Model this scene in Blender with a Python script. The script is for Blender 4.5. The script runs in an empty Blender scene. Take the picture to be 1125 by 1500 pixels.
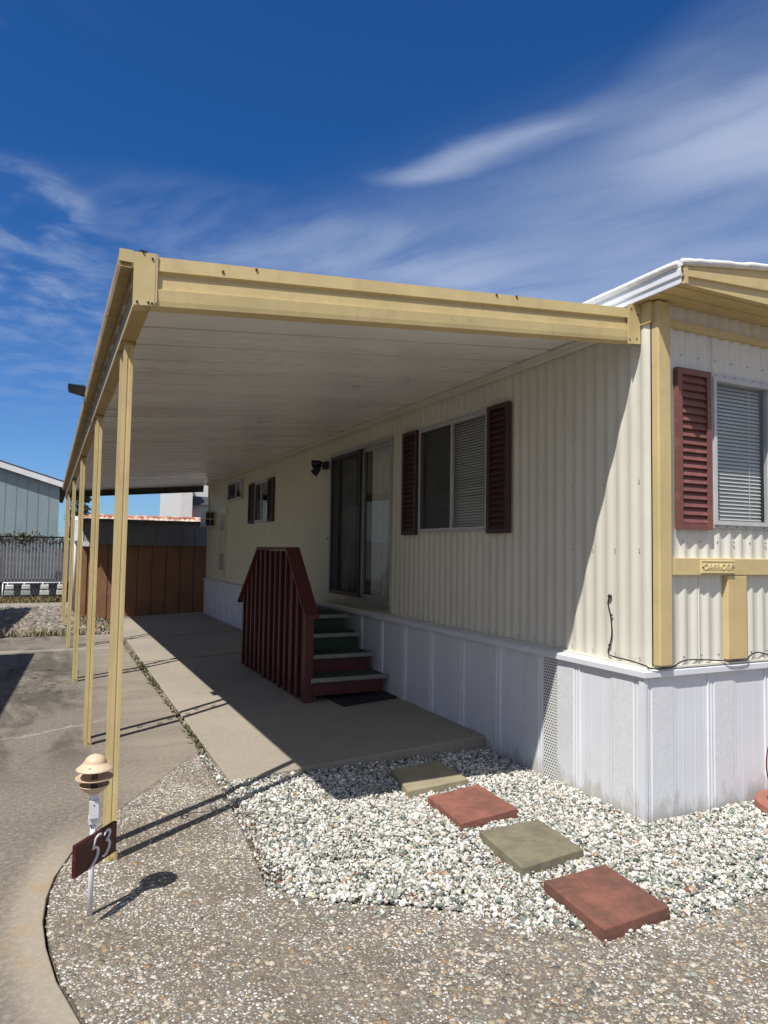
import bpy, bmesh, math, random
import numpy as np
from mathutils import Vector, Matrix

random.seed(7)
RNG = np.random.default_rng(11)
SC = bpy.context.scene
COL = SC.collection
PI = math.pi
ORG = {}

# ------------------------------------------------------------------ materials
class NT:
    def __init__(s, nt):
        s.nt = nt; s.n = nt.nodes; s.l = nt.links
    def new(s, t, **kw):
        nd = s.n.new(t)
        for k, v in kw.items():
            setattr(nd, k, v)
        return nd
    def put(s, sock, v):
        if isinstance(v, bpy.types.NodeSocket):
            s.l.new(v, sock)
        elif isinstance(v, bpy.types.Node):
            s.l.new(v.outputs[0], sock)
        elif v is not None:
            if hasattr(sock.default_value, '__len__') and not isinstance(v, (int, float)):
                v = tuple(v)
                if len(sock.default_value) == 4 and len(v) == 3:
                    v = v + (1,)
            sock.default_value = v
    def math(s, op, a, b=None, c=None, clamp=False):
        nd = s.new('ShaderNodeMath', operation=op); nd.use_clamp = clamp
        s.put(nd.inputs[0], a)
        if b is not None: s.put(nd.inputs[1], b)
        if c is not None: s.put(nd.inputs[2], c)
        return nd.outputs[0]
    def mix(s, f, a, b, mode='MIX'):
        nd = s.new('ShaderNodeMix', data_type='RGBA', blend_type=mode)
        s.put(nd.inputs[0], f); s.put(nd.inputs[6], a); s.put(nd.inputs[7], b)
        return nd.outputs[2]
    def noise(s, vec, scale, detail=4, rough=.55, dist=0.0):
        nd = s.new('ShaderNodeTexNoise')
        s.put(nd.inputs['Vector'], vec)
        nd.inputs['Scale'].default_value = scale
        nd.inputs['Detail'].default_value = detail
        nd.inputs['Roughness'].default_value = rough
        nd.inputs['Distortion'].default_value = dist
        return nd.outputs['Fac']
    def remap(s, v, a, b, c=0.0, d=1.0):
        nd = s.new('ShaderNodeMapRange'); nd.clamp = True
        nd.interpolation_type = 'SMOOTHSTEP'
        s.put(nd.inputs[0], v)
        for i, x in enumerate((a, b, c, d)): nd.inputs[i + 1].default_value = x
        return nd.outputs[0]
    def pos(s):
        return s.new('ShaderNodeNewGeometry').outputs['Position']
    def mapping(s, vec, scale=(1, 1, 1), rot=(0, 0, 0), loc=(0, 0, 0)):
        nd = s.new('ShaderNodeMapping')
        s.put(nd.inputs[0], vec)
        nd.inputs['Scale'].default_value = scale
        nd.inputs['Rotation'].default_value = rot
        nd.inputs['Location'].default_value = loc
        return nd.outputs[0]
    def bump(s, h, strength=.3, dist=.01, normal=None):
        nd = s.new('ShaderNodeBump')
        s.put(nd.inputs['Height'], h)
        nd.inputs['Strength'].default_value = strength
        nd.inputs['Distance'].default_value = dist
        if normal is not None: s.put(nd.inputs['Normal'], normal)
        return nd.outputs[0]
    def ramp(s, f, stops, interp='LINEAR'):
        nd = s.new('ShaderNodeValToRGB')
        nd.color_ramp.interpolation = interp
        els = nd.color_ramp.elements
        while len(els) < len(stops): els.new(.5)
        for e, (p, c) in zip(els, stops):
            e.position = p; e.color = (c[0], c[1], c[2], 1)
        s.put(nd.inputs[0], f)
        return nd.outputs[0]

def new_mat(name):
    m = bpy.data.materials.new(name); m.use_nodes = True
    t = NT(m.node_tree)
    b = m.node_tree.nodes['Principled BSDF']
    return m, t, b

def splash(t, p, c):
    sz_ = t.new('ShaderNodeSeparateXYZ'); t.put(sz_.inputs[0], p)
    n = t.noise(t.mapping(p, (6, 6, 2.2)), 2.2, 7, .68)
    lim = t.math('ADD', sz_.outputs[2], t.math('MULTIPLY', t.math('SUBTRACT', .5, n), .55))
    return t.mix(t.math('MULTIPLY', t.remap(lim, .13, .0), .55), c, (.36, .325, .265))

def paint(name, col, rough=.5, var=.12, scale=3.0, streak=0.0, dirt=None, dirt_amt=.3, dirt_scale=6,
          bump=0.0, bscale=60, metal=0.0, spec=.5, stretch=(1, 1, 1), dent=0.0, foot=False, shade_tint=None):
    """a painted or plain surface: mottled base, optional rain streaks, worn dirt patches and fine relief"""
    m, t, b = new_mat(name)
    p = t.pos()
    n1 = t.noise(t.mapping(p, stretch), scale, 5, .6)
    dark = tuple(c * (1 - var) for c in col); lite = tuple(min(1, c * (1 + var)) for c in col)
    c = t.mix(t.remap(n1, .3, .7), dark, lite)
    if streak:
        n2 = t.noise(t.mapping(p, (9, 9, .6)), 3.0, 4, .6)
        c = t.mix(t.math('MULTIPLY', t.remap(n2, .48, .75), streak), c, tuple(x * .62 for x in col))
    if dirt is not None:
        n3 = t.noise(p, dirt_scale, 7, .7)
        c = t.mix(t.math('MULTIPLY', t.remap(n3, .52, .72), dirt_amt), c, dirt)
    if foot: c = splash(t, p, c)
    if shade_tint:
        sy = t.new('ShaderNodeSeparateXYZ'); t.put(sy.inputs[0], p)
        c = t.mix(t.remap(sy.outputs[1], 1.0, 6.0), c, t.mix(1.0, c, shade_tint, 'MULTIPLY'))  # yellow bounced light of the awning-shaded wall, painted into the colour along Y
    t.put(b.inputs['Base Color'], c)
    rr = t.remap(n1, .25, .75, max(.02, rough - .08), min(1, rough + .1))
    t.put(b.inputs['Roughness'], rr)
    b.inputs['Metallic'].default_value = metal
    b.inputs['Specular IOR Level'].default_value = spec
    hs = None
    if dent:
        hs = t.bump(t.noise(t.mapping(p, (1, 1, 1)), 2.6, 3, .5), dent, .03)
        t.put(b.inputs['Normal'], hs)
    if bump:
        h = t.noise(p, bscale, 6, .65)
        t.put(b.inputs['Normal'], t.bump(h, bump, .004, hs))
    return m

M = {}
M['siding'] = paint('cream_siding', (.655, .638, .55), .42, .05, 1.2, .16, (.42, .39, .31), .16, 4, shade_tint=(1.0, .965, .83))
M['siding_front'] = paint('cream_front_siding', (.655, .64, .57), .42, .05, 1.5, .16, (.50, .42, .34), .12, 5)
M['yellow'] = paint('mustard_trim_paint', (.565, .445, .215), .5, .06, 4, .20, (.36, .26, .13), .32, 7, .06, 50, dent=.25)
M['yellow_dirty'] = paint('worn_mustard_paint', (.40, .285, .12), .6, .15, 5, .2, (.10, .06, .032), .6, 7, .1, 60)
M['shade_mustard'] = paint('shade_darkened_mustard_metal', (.085, .066, .048), .6, .2, 5)  # mustard far fascia coloured dark brown to stand for its shade
M['plate'] = paint('cream_plate', (.66, .54, .28), .45, .05, 30)
M['white_metal'] = paint('white_metal', (.70, .71, .72), .4, .04, 3, .12, (.5, .48, .44), .15, 7)
M['vinyl'] = paint('white_vinyl', (.65, .67, .71), .45, .035, 1.2, .10, (.55, .525, .47), .22, 3.5, dent=.12, foot=True)
M['ceil'] = paint('white_pan_metal', (.75, .75, .725), .30, .04, 1.2, 0, spec=.6, stretch=(.4, 1.6, 1))
M['roofcoat'] = paint('white_roof_coating', (.72, .72, .72), .8, .08, 12, 0, (.42, .40, .37), .45, 25, .8, 60)
M['maroon'] = paint('maroon_paint', (.092, .020, .018), .55, .16, 6, .3, (.15, .07, .055), .3, 14, .12, 60)
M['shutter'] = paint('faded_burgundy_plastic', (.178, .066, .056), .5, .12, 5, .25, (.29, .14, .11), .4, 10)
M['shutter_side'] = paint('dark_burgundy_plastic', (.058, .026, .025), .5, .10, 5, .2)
M['green'] = paint('green_carpet', (.042, .080, .048), .95, .2, 30, 0, (.07, .075, .055), .35, 18, .5, 300)
M['greenpaint'] = paint('green_riser_paint', (.022, .052, .034), .6, .15, 8, .2, (.05, .06, .045), .3, 14)
M['nosing'] = paint('aluminium_nosing', (.29, .29, .265), .38, .1, 12, metal=.4)
M['alu'] = paint('mill_aluminium', (.42, .42, .40), .40, .08, 10, .1, metal=.5)
M['alu_white'] = paint('weathered_white_aluminium', (.50, .50, .50), .42, .08, 10, .15, (.3, .28, .25), .3, 20)
M['black'] = paint('black_plastic', (.014, .014, .016), .45, .2, 8)
M['rubber'] = paint('black_rubber', (.018, .018, .022), .85, .2, 20, bump=.5, bscale=200)
M['dark'] = paint('dark_interior', (.012, .012, .013), .9, .1, 4)
M['blind'] = paint('blind_slat', (.62, .62, .60), .5, .05, 6)
M['curtain'] = paint('pale_curtain', (.66, .65, .60), .9, .06, 6)
M['beige'] = paint('sun_faded_beige_plastic', (.60, .455, .315), .55, .06, 20, 0, (.42, .30, .2), .25, 40)
M['beige_dark'] = paint('brown_core_plastic', (.10, .065, .05), .6, .1, 20)
M['stake'] = paint('white_steel_stake', (.66, .68, .72), .35, .05, 10, .1)
M['signred'] = paint('sign_red_paint', (.060, .011, .011), .5, .25, 16, .2, (.15, .045, .022), .35, 26, .15, 90, spec=.3)
M['silver'] = paint('silver_numeral', (.55, .55, .56), .4, .06, 30)
M['shed_wood'] = paint('brown_wood_siding', (.265, .135, .072), .75, .16, 2.5, .35, (.09, .042, .024), .4, 5, .25, 40)
M['shed_roof'] = paint('grey_shed_metal', (.185, .182, .178), .5, .1, 3, .3)
M['bluewall'] = paint('blue_grey_siding', (.215, .285, .305), .75, .06, .8, .2)
M['grey_roof'] = paint('dark_shingle', (.05, .05, .055), .9, .25, 12)
M['slat'] = paint('lilac_grey_slat', (.155, .145, .16), .6, .2, 2.5, .3, (.07, .06, .08), .5, 4)
M['galv'] = paint('galvanised_steel', (.34, .345, .35), .45, .1, 8, metal=.6)
M['meter'] = paint('pale_meter_paint', (.55, .55, .51), .45, .1, 8, .2)
M['meterblue'] = paint('grey_green_meter_paint', (.30, .345, .34), .5, .1, 8, .2)
M['stucco'] = paint('white_stucco', (.66, .65, .62), .9, .04, 2, .1, bump=.2, bscale=60)
M['teal'] = paint('pale_teal_wall', (.36, .42, .43), .8, .06, 1, .1)
M['brick'] = paint('salmon_wall', (.42, .27, .21), .85, .1, 4)
M['bark'] = paint('bark', (.085, .06, .045), .9, .3, 12, bump=.7, bscale=30)

def brick_mat(name, col, dark, bscale=110):
    m, t, b = new_mat(name)
    p = t.pos()
    n = t.noise(p, 9, 7, .7); n2 = t.noise(p, 120, 4, .7); n4 = t.noise(p, 3.5, 3, .5)
    c = t.mix(t.remap(n, .32, .70), dark, col)
    c = t.mix(t.math('MULTIPLY', t.remap(n2, .55, .75), .35), c, tuple(min(1, x * 1.5) for x in col))
    c = t.mix(t.math('MULTIPLY', t.remap(n4, .55, .7), .35), c, tuple(x * .7 for x in dark))
    t.put(b.inputs['Base Color'], c); b.inputs['Roughness'].default_value = .92
    h = t.math('ADD', n2, t.math('MULTIPLY', n, 1.2))
    t.put(b.inputs['Normal'], t.bump(h, .55, .006))
    return m
M['redstone'] = brick_mat('red_cast_stone', (.275, .105, .076), (.16, .068, .05))
M['paleredstone'] = brick_mat('pale_red_cast_stone', (.38, .15, .105), (.28, .11, .08))
M['redstone2'] = brick_mat('brownish_red_cast_stone', (.235, .092, .062), (.115, .056, .04))
M['greystone'] = brick_mat('olive_grey_cast_stone', (.215, .195, .125), (.14, .125, .085))
M['tanstone'] = brick_mat('tan_grey_cast_stone', (.33, .29, .19), (.25, .215, .145))

def glass_mat():
    m, t, b = new_mat('window_glass')
    t.n.remove(b)
    out = [x for x in t.n if x.type == 'OUTPUT_MATERIAL'][0]
    tr = t.new('ShaderNodeBsdfTransparent'); tr.inputs[0].default_value = (.88, .90, .88, 1)
    gl = t.new('ShaderNodeBsdfGlossy'); gl.inputs['Roughness'].default_value = .015
    n = t.noise(t.pos(), 1.6, 2, .5)
    t.put(gl.inputs['Normal'], t.bump(n, .05, .05))
    lw = t.new('ShaderNodeFresnel')
    bf = t.new('ShaderNodeNewGeometry').outputs['Backfacing']
    t.put(lw.inputs[0], t.math('ADD', 1.5, t.math('MULTIPLY', bf, 1 / 1.5 - 1.5)))
    f = t.math('MULTIPLY', lw.outputs[0], 1.35, clamp=True)
    mx = t.new('ShaderNodeMixShader')
    t.put(mx.inputs[0], f); t.put(mx.inputs[1], tr.outputs[0]); t.put(mx.inputs[2], gl.outputs[0])
    t.put(out.inputs[0], mx.outputs[0])
    return m
M['glass'] = glass_mat()

def screen_mat():
    m, t, b = new_mat('insect_screen')
    out = [x for x in t.n if x.type == 'OUTPUT_MATERIAL'][0]
    tr = t.new('ShaderNodeBsdfTransparent')
    b.inputs['Base Color'].default_value = (.045, .045, .047, 1); b.inputs['Roughness'].default_value = .8
    n = t.noise(t.pos(), 2.5, 3, .5)
    mx = t.new('ShaderNodeMixShader')
    t.put(mx.inputs[0], t.remap(n, .2, .8, .52, .68)); t.put(mx.inputs[1], tr.outputs[0]); t.put(mx.inputs[2], b.outputs[0])
    t.put(out.inputs[0], mx.outputs[0])
    return m
M['screen'] = screen_mat()

def concrete(name, a, bcol, dark, kind):
    m, t, b = new_mat(name)
    p = t.pos()
    n1 = t.noise(p, .9, 6, .6, .4); n2 = t.noise(p, 6, 7, .7); n3 = t.noise(p, 90, 4, .7); n4 = t.noise(t.mapping(p, (1.6, .5, 1)), 1.3, 6, .65, .8)
    c = t.mix(t.remap(n1, .3, .7), bcol, a)
    c = t.mix(t.math('MULTIPLY', t.remap(n2, .4, .75), .35), c, tuple(x * .78 for x in a))
    c = t.mix(t.math('MULTIPLY', t.remap(n3, .47, .70), .5), c, tuple(x * .55 for x in a))
    n8 = t.noise(p, 38, 5, .75)
    c = t.mix(t.math('MULTIPLY', t.remap(n8, .50, .62), .6 if kind == 'drive' else .18), c, tuple(min(1, x * 1.45) for x in a))
    c = t.mix(t.math('MULTIPLY', t.remap(n8, .49, .38), .6 if kind == 'drive' else .15), c, tuple(x * .55 for x in a))
    sx = t.new('ShaderNodeSeparateXYZ'); t.put(sx.inputs[0], p)
    X, Y = sx.outputs[0], sx.outputs[1]
    if kind == 'drive':
        # tyre and oil stains around the parking strip, a long pale filled crack, rust by the curved edge
        st = t.math('MULTIPLY', t.remap(n4, .43, .60), t.math('MULTIPLY', t.remap(X, -2.35, -2.9), t.remap(Y, 1.6, 3.2)))
        c = t.mix(t.math('MULTIPLY', st, .8), c, dark)
        n6 = t.noise(t.mapping(p, (1, .6, 1)), 5, 8, .8, 1.0)
        st2 = t.math('MULTIPLY', t.remap(n6, .52, .62), t.math('MULTIPLY', t.remap(X, -2.4, -2.8), t.math('MULTIPLY', t.remap(Y, 4.2, 5.0), t.remap(Y, 8.2, 7.0))))
        c = t.mix(t.math('MULTIPLY', st2, .85), c, tuple(x * .35 for x in dark))
        wob = t.math('MULTIPLY', t.math('SUBTRACT', t.noise(p, 2.3, 6, .65), .5), .55)
        d = t.math('ABSOLUTE', t.math('ADD', t.math('SUBTRACT', t.math('SUBTRACT', Y, t.math('MULTIPLY', X, .55)), 5.06), wob))
        cr = t.math('MULTIPLY', t.remap(d, .035, .008), t.remap(X, -2.45, -2.75))
        c = t.mix(t.math('MULTIPLY', cr, .5), c, (.38, .35, .30))
        d2 = t.math('ABSOLUTE', t.math('ADD', t.math('SUBTRACT', Y, 8.25), t.math('MULTIPLY', wob, .3)))
        c = t.mix(t.math('MULTIPLY', t.remap(d2, .16, .05), .45), c, (.36, .335, .29))
        d3 = t.math('ABSOLUTE', t.math('ADD', t.math('SUBTRACT', t.math('SUBTRACT', Y, t.math('MULTIPLY', X, .1)), 5.35), t.math('MULTIPLY', wob, .35)))
        c = t.mix(t.math('MULTIPLY', t.remap(d3, .03, .008), .5), c, tuple(x * .4 for x in dark))
        lt = t.math('MULTIPLY', t.remap(X, -2.8, -2.25), t.remap(t.noise(t.mapping(p, (.8, 2.6, 1)), 1.6, 6, .6), .3, .7, .25, 1.0))
        c = t.mix(t.math('MULTIPLY', lt, .55), c, (.335, .29, .225))
        # worn pale strip and rust along the curved edge (curve roughly X=-3.03 at Y=.2)
        dx = t.math('ADD', X, 3.035); dy = t.math('SUBTRACT', Y, .2)
        e = t.math('SUBTRACT', dx, t.math('MULTIPLY', t.math('MULTIPLY', dy, dy), .20))
        e = t.math('ADD', e, t.math('MULTIPLY', t.math('SUBTRACT', n2, .5), .08))
        edge = t.math('MULTIPLY', t.remap(e, -.20, -.05), t.remap(Y, 1.5, .6))
        c = t.mix(t.math('MULTIPLY', edge, .55), c, (.40, .35, .27))
        n7 = t.noise(p, 4.2, 5, .65)
        ru = t.math('MULTIPLY', t.remap(n7, .5, .68), t.math('MULTIPLY', t.remap(X, -2.9, -3.05), t.math('MULTIPLY', t.remap(Y, 1.0, .3), t.remap(X, -3.6, -3.2))))
        c = t.mix(t.math('MULTIPLY', ru, .5), c, (.33, .205, .085))
    if kind == 'slab':
        lin = t.noise(t.mapping(p, (.5, 6, 1)), 2, 6, .6)
        c = t.mix(t.math('MULTIPLY', t.remap(lin, .5, .7), .35), c, tuple(x * .8 for x in a))
        st = t.remap(t.noise(p, 1.7, 6, .7, .5), .56, .68)
        c = t.mix(t.math('MULTIPLY', st, .35), c, dark)
    t.put(b.inputs['Base Color'], c)
    b.inputs['Roughness'].default_value = .9
    h = t.math('ADD', t.math('MULTIPLY', n3, .6), t.math('MULTIPLY', n2, .8))
    t.put(b.inputs['Normal'], t.bump(h, .45, .006))
    return m
M['drive'] = concrete('driveway_concrete', (.205, .178, .143), (.155, .136, .112), (.065, .056, .047), 'drive')
M['slab'] = concrete('patio_concrete', (.335, .295, .235), (.275, .245, .20), (.19, .165, .13), 'slab')
M['walk'] = concrete('walk_concrete', (.30, .26, .205), (.24, .21, .165), (.15, .13, .10), 'walk')

def agg_base():
    m, t, b = new_mat('aggregate_matrix')
    p = t.pos()
    vo = t.new('ShaderNodeTexVoronoi'); t.put(vo.inputs['Vector'], p); vo.inputs['Scale'].default_value = 95
    vo2 = t.new('ShaderNodeTexVoronoi'); t.put(vo2.inputs['Vector'], p); vo2.inputs['Scale'].default_value = 210
    sp = t.new('ShaderNodeSeparateColor'); t.put(sp.inputs[0], vo.outputs['Color'])
    sp2 = t.new('ShaderNodeSeparateColor'); t.put(sp2.inputs[0], vo2.outputs['Color'])
    n = t.noise(p, 3, 6, .65); n2 = t.noise(p, 40, 5, .7)
    mtx = t.mix(t.remap(n, .3, .7), (.115, .095, .072), (.185, .158, .125))
    peb = t.ramp(sp.outputs[0], [(0, (.10, .085, .065)), (.3, (.19, .15, .10)), (.5, (.27, .23, .17)), (.7, (.16, .165, .14)), (.85, (.34, .31, .26)), (1, (.5, .48, .45))])
    f = t.math('MULTIPLY', t.remap(vo.outputs['Distance'], .55, .42), t.remap(sp.outputs[1], .25, .3))
    c = t.mix(f, mtx, peb)
    fine = t.ramp(sp2.outputs[0], [(0, (.07, .06, .05)), (.5, (.19, .16, .12)), (1, (.40, .37, .32))])
    f2 = t.math('MULTIPLY', t.remap(vo2.outputs['Distance'], .5, .35), .6)
    c = t.mix(t.math('MULTIPLY', f2, t.math('SUBTRACT', 1.0, f)), c, fine)
    c = t.mix(t.math('MULTIPLY', t.remap(n2, .5, .7), .3), c, (.10, .085, .065))
    t.put(b.inputs['Base Color'], c); b.inputs['Roughness'].default_value = .85
    h = t.math('ADD', t.math('MULTIPLY', f, .8), t.math('MULTIPLY', n2, .7))
    t.put(b.inputs['Normal'], t.bump(h, .7, .005))
    return m
M['agg'] = agg_base()

def stone_mat(name, stops, rough=.75, shade=.2, spec=.4):
    m, t, b = new_mat(name)
    g = t.new('ShaderNodeNewGeometry')
    c = t.ramp(g.outputs['Random Per Island'], stops, 'CONSTANT')
    n = t.noise(t.pos(), 130, 4, .65)
    c = t.mix(t.math('MULTIPLY', t.remap(n, .4, .75), shade), c, tuple(.35 * x for x in (.5, .45, .38)))
    t.put(b.inputs['Base Color'], c); b.inputs['Roughness'].default_value = rough
    b.inputs['Specular IOR Level'].default_value = spec
    t.put(b.inputs['Normal'], t.bump(n, .3, .003))
    return m
M['gravel'] = stone_mat('white_and_green_marble_chips', [
    (0, (.64, .62, .58)), (.20, (.53, .505, .46)), (.32, (.73, .72, .69)), (.46, (.40, .40, .355)),
    (.60, (.20, .23, .195)), (.70, (.115, .14, .12)), (.78, (.28, .31, .265)), (.85, (.52, .47, .38)),
    (.91, (.36, .25, .16)), (.94, (.065, .075, .07)), (.975, (.20, .075, .05)), (.985, (.36, .42, .26))])
M['aggstone'] = stone_mat('embedded_river_pebbles', [
    (0, (.32, .265, .185)), (.18, (.205, .175, .13)), (.32, (.40, .34, .245)), (.46, (.20, .205, .165)),
    (.58, (.47, .42, .34)), (.68, (.145, .135, .115)), (.76, (.27, .28, .225)), (.85, (.09, .088, .08)), (.90, (.29, .185, .095)), (.95, (.48, .45, .40))], .7, .3)
M['whitechip'] = stone_mat('white_quartz_chips', [(0, (.62, .60, .57)), (.4, (.52, .49, .44)), (.7, (.70, .69, .67)), (.88, (.42, .42, .38))], .65, .2)
M['cobble'] = stone_mat('grey_river_cobbles', [
    (0, (.22, .19, .155)), (.25, (.155, .145, .125)), (.45, (.27, .235, .195)), (.65, (.17, .135, .10)), (.8, (.10, .098, .09)), (.93, (.36, .33, .29))], .8, .25)
M['leaf'] = stone_mat('green_weed_leaves', [(0, (.06, .075, .022)), (.25, (.09, .10, .03)), (.45, (.15, .125, .055)), (.65, (.05, .06, .02)), (.8, (.21, .15, .075))], .7, .1)
M['drygrass'] = stone_mat('dry_grass', [(0, (.24, .17, .075)), (.3, (.12, .12, .045)), (.6, (.29, .2, .09)), (.8, (.07, .09, .03))], .8, .1)
M['darkleaf'] = stone_mat('dark_tree_leaves', [(0, (.02, .032, .014)), (.4, (.035, .05, .02)), (.75, (.05, .065, .028))], .7, .1)
M['litter'] = stone_mat('dead_leaves', [(0, (.14, .075, .035)), (.4, (.085, .055, .03)), (.7, (.22, .14, .07))], .9, .1)

def soil():
    m, t, b = new_mat('dark_soil')
    p = t.pos(); n = t.noise(p, 30, 7, .7)
    t.put(b.inputs['Base Color'], t.mix(t.remap(n, .35, .7), (.085, .062, .043), (.20, .165, .12)))
    b.inputs['Roughness'].default_value = 1
    t.put(b.inputs['Normal'], t.bump(n, .8, .01))
    return m
M['soil'] = soil()

def emboss():
    m, t, b = new_mat('stippled_vinyl')
    p = t.pos()
    n = t.noise(p, 42, 3, .55, 1.2); n2 = t.noise(p, 2, 4, .6)
    c = t.mix(t.remap(n, .44, .58), (.605, .622, .65), (.658, .676, .706))
    c = t.mix(t.math('MULTIPLY', t.remap(n2, .5, .75), .2), c, (.55, .53, .48))
    c = splash(t, p, c)
    t.put(b.inputs['Base Color'], c); b.inputs['Roughness'].default_value = .5
    t.put(b.inputs['Normal'], t.bump(n, .3, .003))
    return m
M['emboss'] = emboss()

def perforated():
    m, t, b = new_mat('perforated_vinyl')
    p = t.pos(); sx = t.new('ShaderNodeSeparateXYZ'); t.put(sx.inputs[0], p)
    pitch = .0215
    v = t.math('DIVIDE', sx.outputs[2], pitch * .866)
    row = t.math('FLOOR', v)
    u = t.math('ADD', t.math('DIVIDE', sx.outputs[1], pitch), t.math('MULTIPLY', t.math('MODULO', row, 2.0), .5))
    fu = t.math('SUBTRACT', t.math('FRACT', u), .5); fv = t.math('SUBTRACT', t.math('FRACT', v), .5)
    d = t.math('SQRT', t.math('ADD', t.math('MULTIPLY', fu, fu), t.math('MULTIPLY', fv, fv)))
    hole = t.remap(d, .34, .28)
    t.put(b.inputs['Base Color'], t.mix(hole, (.66, .665, .66), (.02, .018, .015)))
    b.inputs['Roughness'].default_value = .55
    return m
M['perf'] = perforated()

def tile_roof():
    m, t, b = new_mat('weathered_clay_tile')
    p = t.pos(); n = t.noise(t.mapping(p, (1, 1, 1)), 2.2, 5, .7)
    c = t.ramp(t.remap(n, .3, .7), [(0, (.25, .095, .06)), (.4, (.36, .17, .11)), (.65, (.50, .38, .30)), (1, (.68, .64, .60))])
    t.put(b.inputs['Base Color'], c); b.inputs['Roughness'].default_value = .85
    return m
M['tile'] = tile_roof()

# ------------------------------------------------------------------ mesh builder
class MB:
    def __init__(s):
        s.v = []; s.f = []; s.mi = []; s.cur = 0; s.sm = []; s.smooth = False
    def add(s, vs, fs):
        o = len(s.v); s.v += [tuple(map(float, q)) for q in vs]
        for f in fs:
            s.f.append(tuple(i + o for i in f)); s.mi.append(s.cur); s.sm.append(s.smooth)
        return s
    def box(s, x0, x1, y0, y1, z0, z1):
        vs = [(x, y, z) for z in (z0, z1) for y in (y0, y1) for x in (x0, x1)]
        return s.add(vs, [(0, 2, 3, 1), (4, 5, 7, 6), (0, 1, 5, 4), (2, 6, 7, 3), (0, 4, 6, 2), (1, 3, 7, 5)])
    def hexa(s, b, t):
        """bottom 4 + top 4 corner points, both counter-clockwise seen from above"""
        return s.add(list(b) + list(t), [(3, 2, 1, 0), (4, 5, 6, 7)] + [(i, (i + 1) % 4, 4 + (i + 1) % 4, 4 + i) for i in range(4)])
    def prism(s, poly, z0, z1):
        n = len(poly)
        za = z0 if callable(z0) else (lambda x, y: z0); zb = z1 if callable(z1) else (lambda x, y: z1)
        vs = [(x, y, za(x, y)) for x, y in poly] + [(x, y, zb(x, y)) for x, y in poly]
        return s.add(vs, [tuple(range(n - 1, -1, -1)), tuple(range(n, 2 * n))] + [(i, (i + 1) % n, n + (i + 1) % n, n + i) for i in range(n)])
    def sweep(s, prof, p0, p1, scale1=None, close=True):
        """extrude the 3-D offsets prof from p0 to p1"""
        n = len(prof); p0 = Vector(p0); p1 = Vector(p1)
        vs = [p0 + Vector(q) for q in prof] + [p1 + Vector(q) * (scale1 or 1) for q in prof]
        fs = [(i, (i + 1) % n, n + (i + 1) % n, n + i) for i in range(n if close else n - 1)]
        if close: fs += [tuple(range(n - 1, -1, -1)), tuple(range(n, 2 * n))]
        return s.add(vs, fs)
    def tube(s, pts, r, seg=8, cap=True):
        pts = [Vector(p) for p in pts]; n = len(pts)
        rr = r if hasattr(r, '__len__') else [r] * n
        o = len(s.v); up = None; vs = []
        for i, p in enumerate(pts):
            d = (pts[min(i + 1, n - 1)] - pts[max(i - 1, 0)]).normalized()
            if up is None: up = Vector((0, 0, 1)) if abs(d.z) < .9 else Vector((1, 0, 0))
            a = d.cross(up).normalized(); bb = a.cross(d).normalized(); up = bb
            for k in range(seg):
                w = 2 * PI * k / seg
                vs.append(p + (a * math.cos(w) + bb * math.sin(w)) * rr[i])
        fs = []
        for i in range(n - 1):
            for k in range(seg):
                fs.append((i * seg + k, i * seg + (k + 1) % seg, (i + 1) * seg + (k + 1) % seg, (i + 1) * seg + k))
        if cap: fs += [tuple(range(seg - 1, -1, -1)), tuple((n - 1) * seg + k for k in range(seg))]
        return s.add(vs, fs)
    def lathe(s, prof, c=(0, 0, 0), seg=28):
        vs = []; n = len(prof)
        for r, z in prof:
            for k in range(seg):
                w = 2 * PI * k / seg
                vs.append((c[0] + r * math.cos(w), c[1] + r * math.sin(w), c[2] + z))
        fs = [(i * seg + k, i * seg + (k + 1) % seg, (i + 1) * seg + (k + 1) % seg, (i + 1) * seg + k) for i in range(n - 1) for k in range(seg)]
        fs += [tuple(range(seg - 1, -1, -1)), tuple((n - 1) * seg + k for k in range(seg))]
        return s.add(vs, fs)
    def build(s, name, mats, parent=None, origin=None, bevel=0.0, merge=False):
        po = Vector(ORG.get(parent.name, (0, 0, 0))) if parent else Vector((0, 0, 0))
        og = Vector(origin) if origin is not None else po
        me = bpy.data.meshes.new(name)
        me.from_pydata([tuple(Vector(q) - og) for q in s.v], [], s.f)
        if not isinstance(mats, (list, tuple)): mats = [mats]
        for q in mats: me.materials.append(q)
        me.polygons.foreach_set('material_index', s.mi)
        me.polygons.foreach_set('use_smooth', s.sm)
        me.validate(); me.update()
        o = bpy.data.objects.new(name, me); COL.objects.link(o)
        o.location = og - po
        if parent: o.parent = parent
        ORG[o.name] = tuple(og)
        bm = bmesh.new(); bm.from_mesh(me)
        if merge: bmesh.ops.remove_doubles(bm, verts=bm.verts, dist=1e-5)
        bmesh.ops.recalc_face_normals(bm, faces=bm.faces)
        bm.to_mesh(me); bm.free()
        if bevel:
            md = o.modifiers.new('edges', 'BEVEL'); md.width = bevel; md.segments = 2; md.limit_method = 'ANGLE'; md.angle_limit = math.radians(40)
        return o

def tag(o, label=None, cat=None, group=None, kind=None):
    if label: o['label'] = label
    if cat: o['category'] = cat
    if group: o['group'] = group
    if kind: o['kind'] = kind
    return o

def thing(name, loc, label, cat, group=None):
    o = bpy.data.objects.new(name, None); COL.objects.link(o)
    o.empty_display_size = .1; o.location = loc; ORG[o.name] = tuple(loc)
    return tag(o, label, cat, group)

def copy_tree(o, parent=None):
    c = o.copy(); COL.objects.link(c)
    if parent is not None: c.parent = parent
    ORG[c.name] = ORG.get(o.name, (0, 0, 0))
    for ch in list(o.children): copy_tree(ch, c)
    return c

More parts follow.
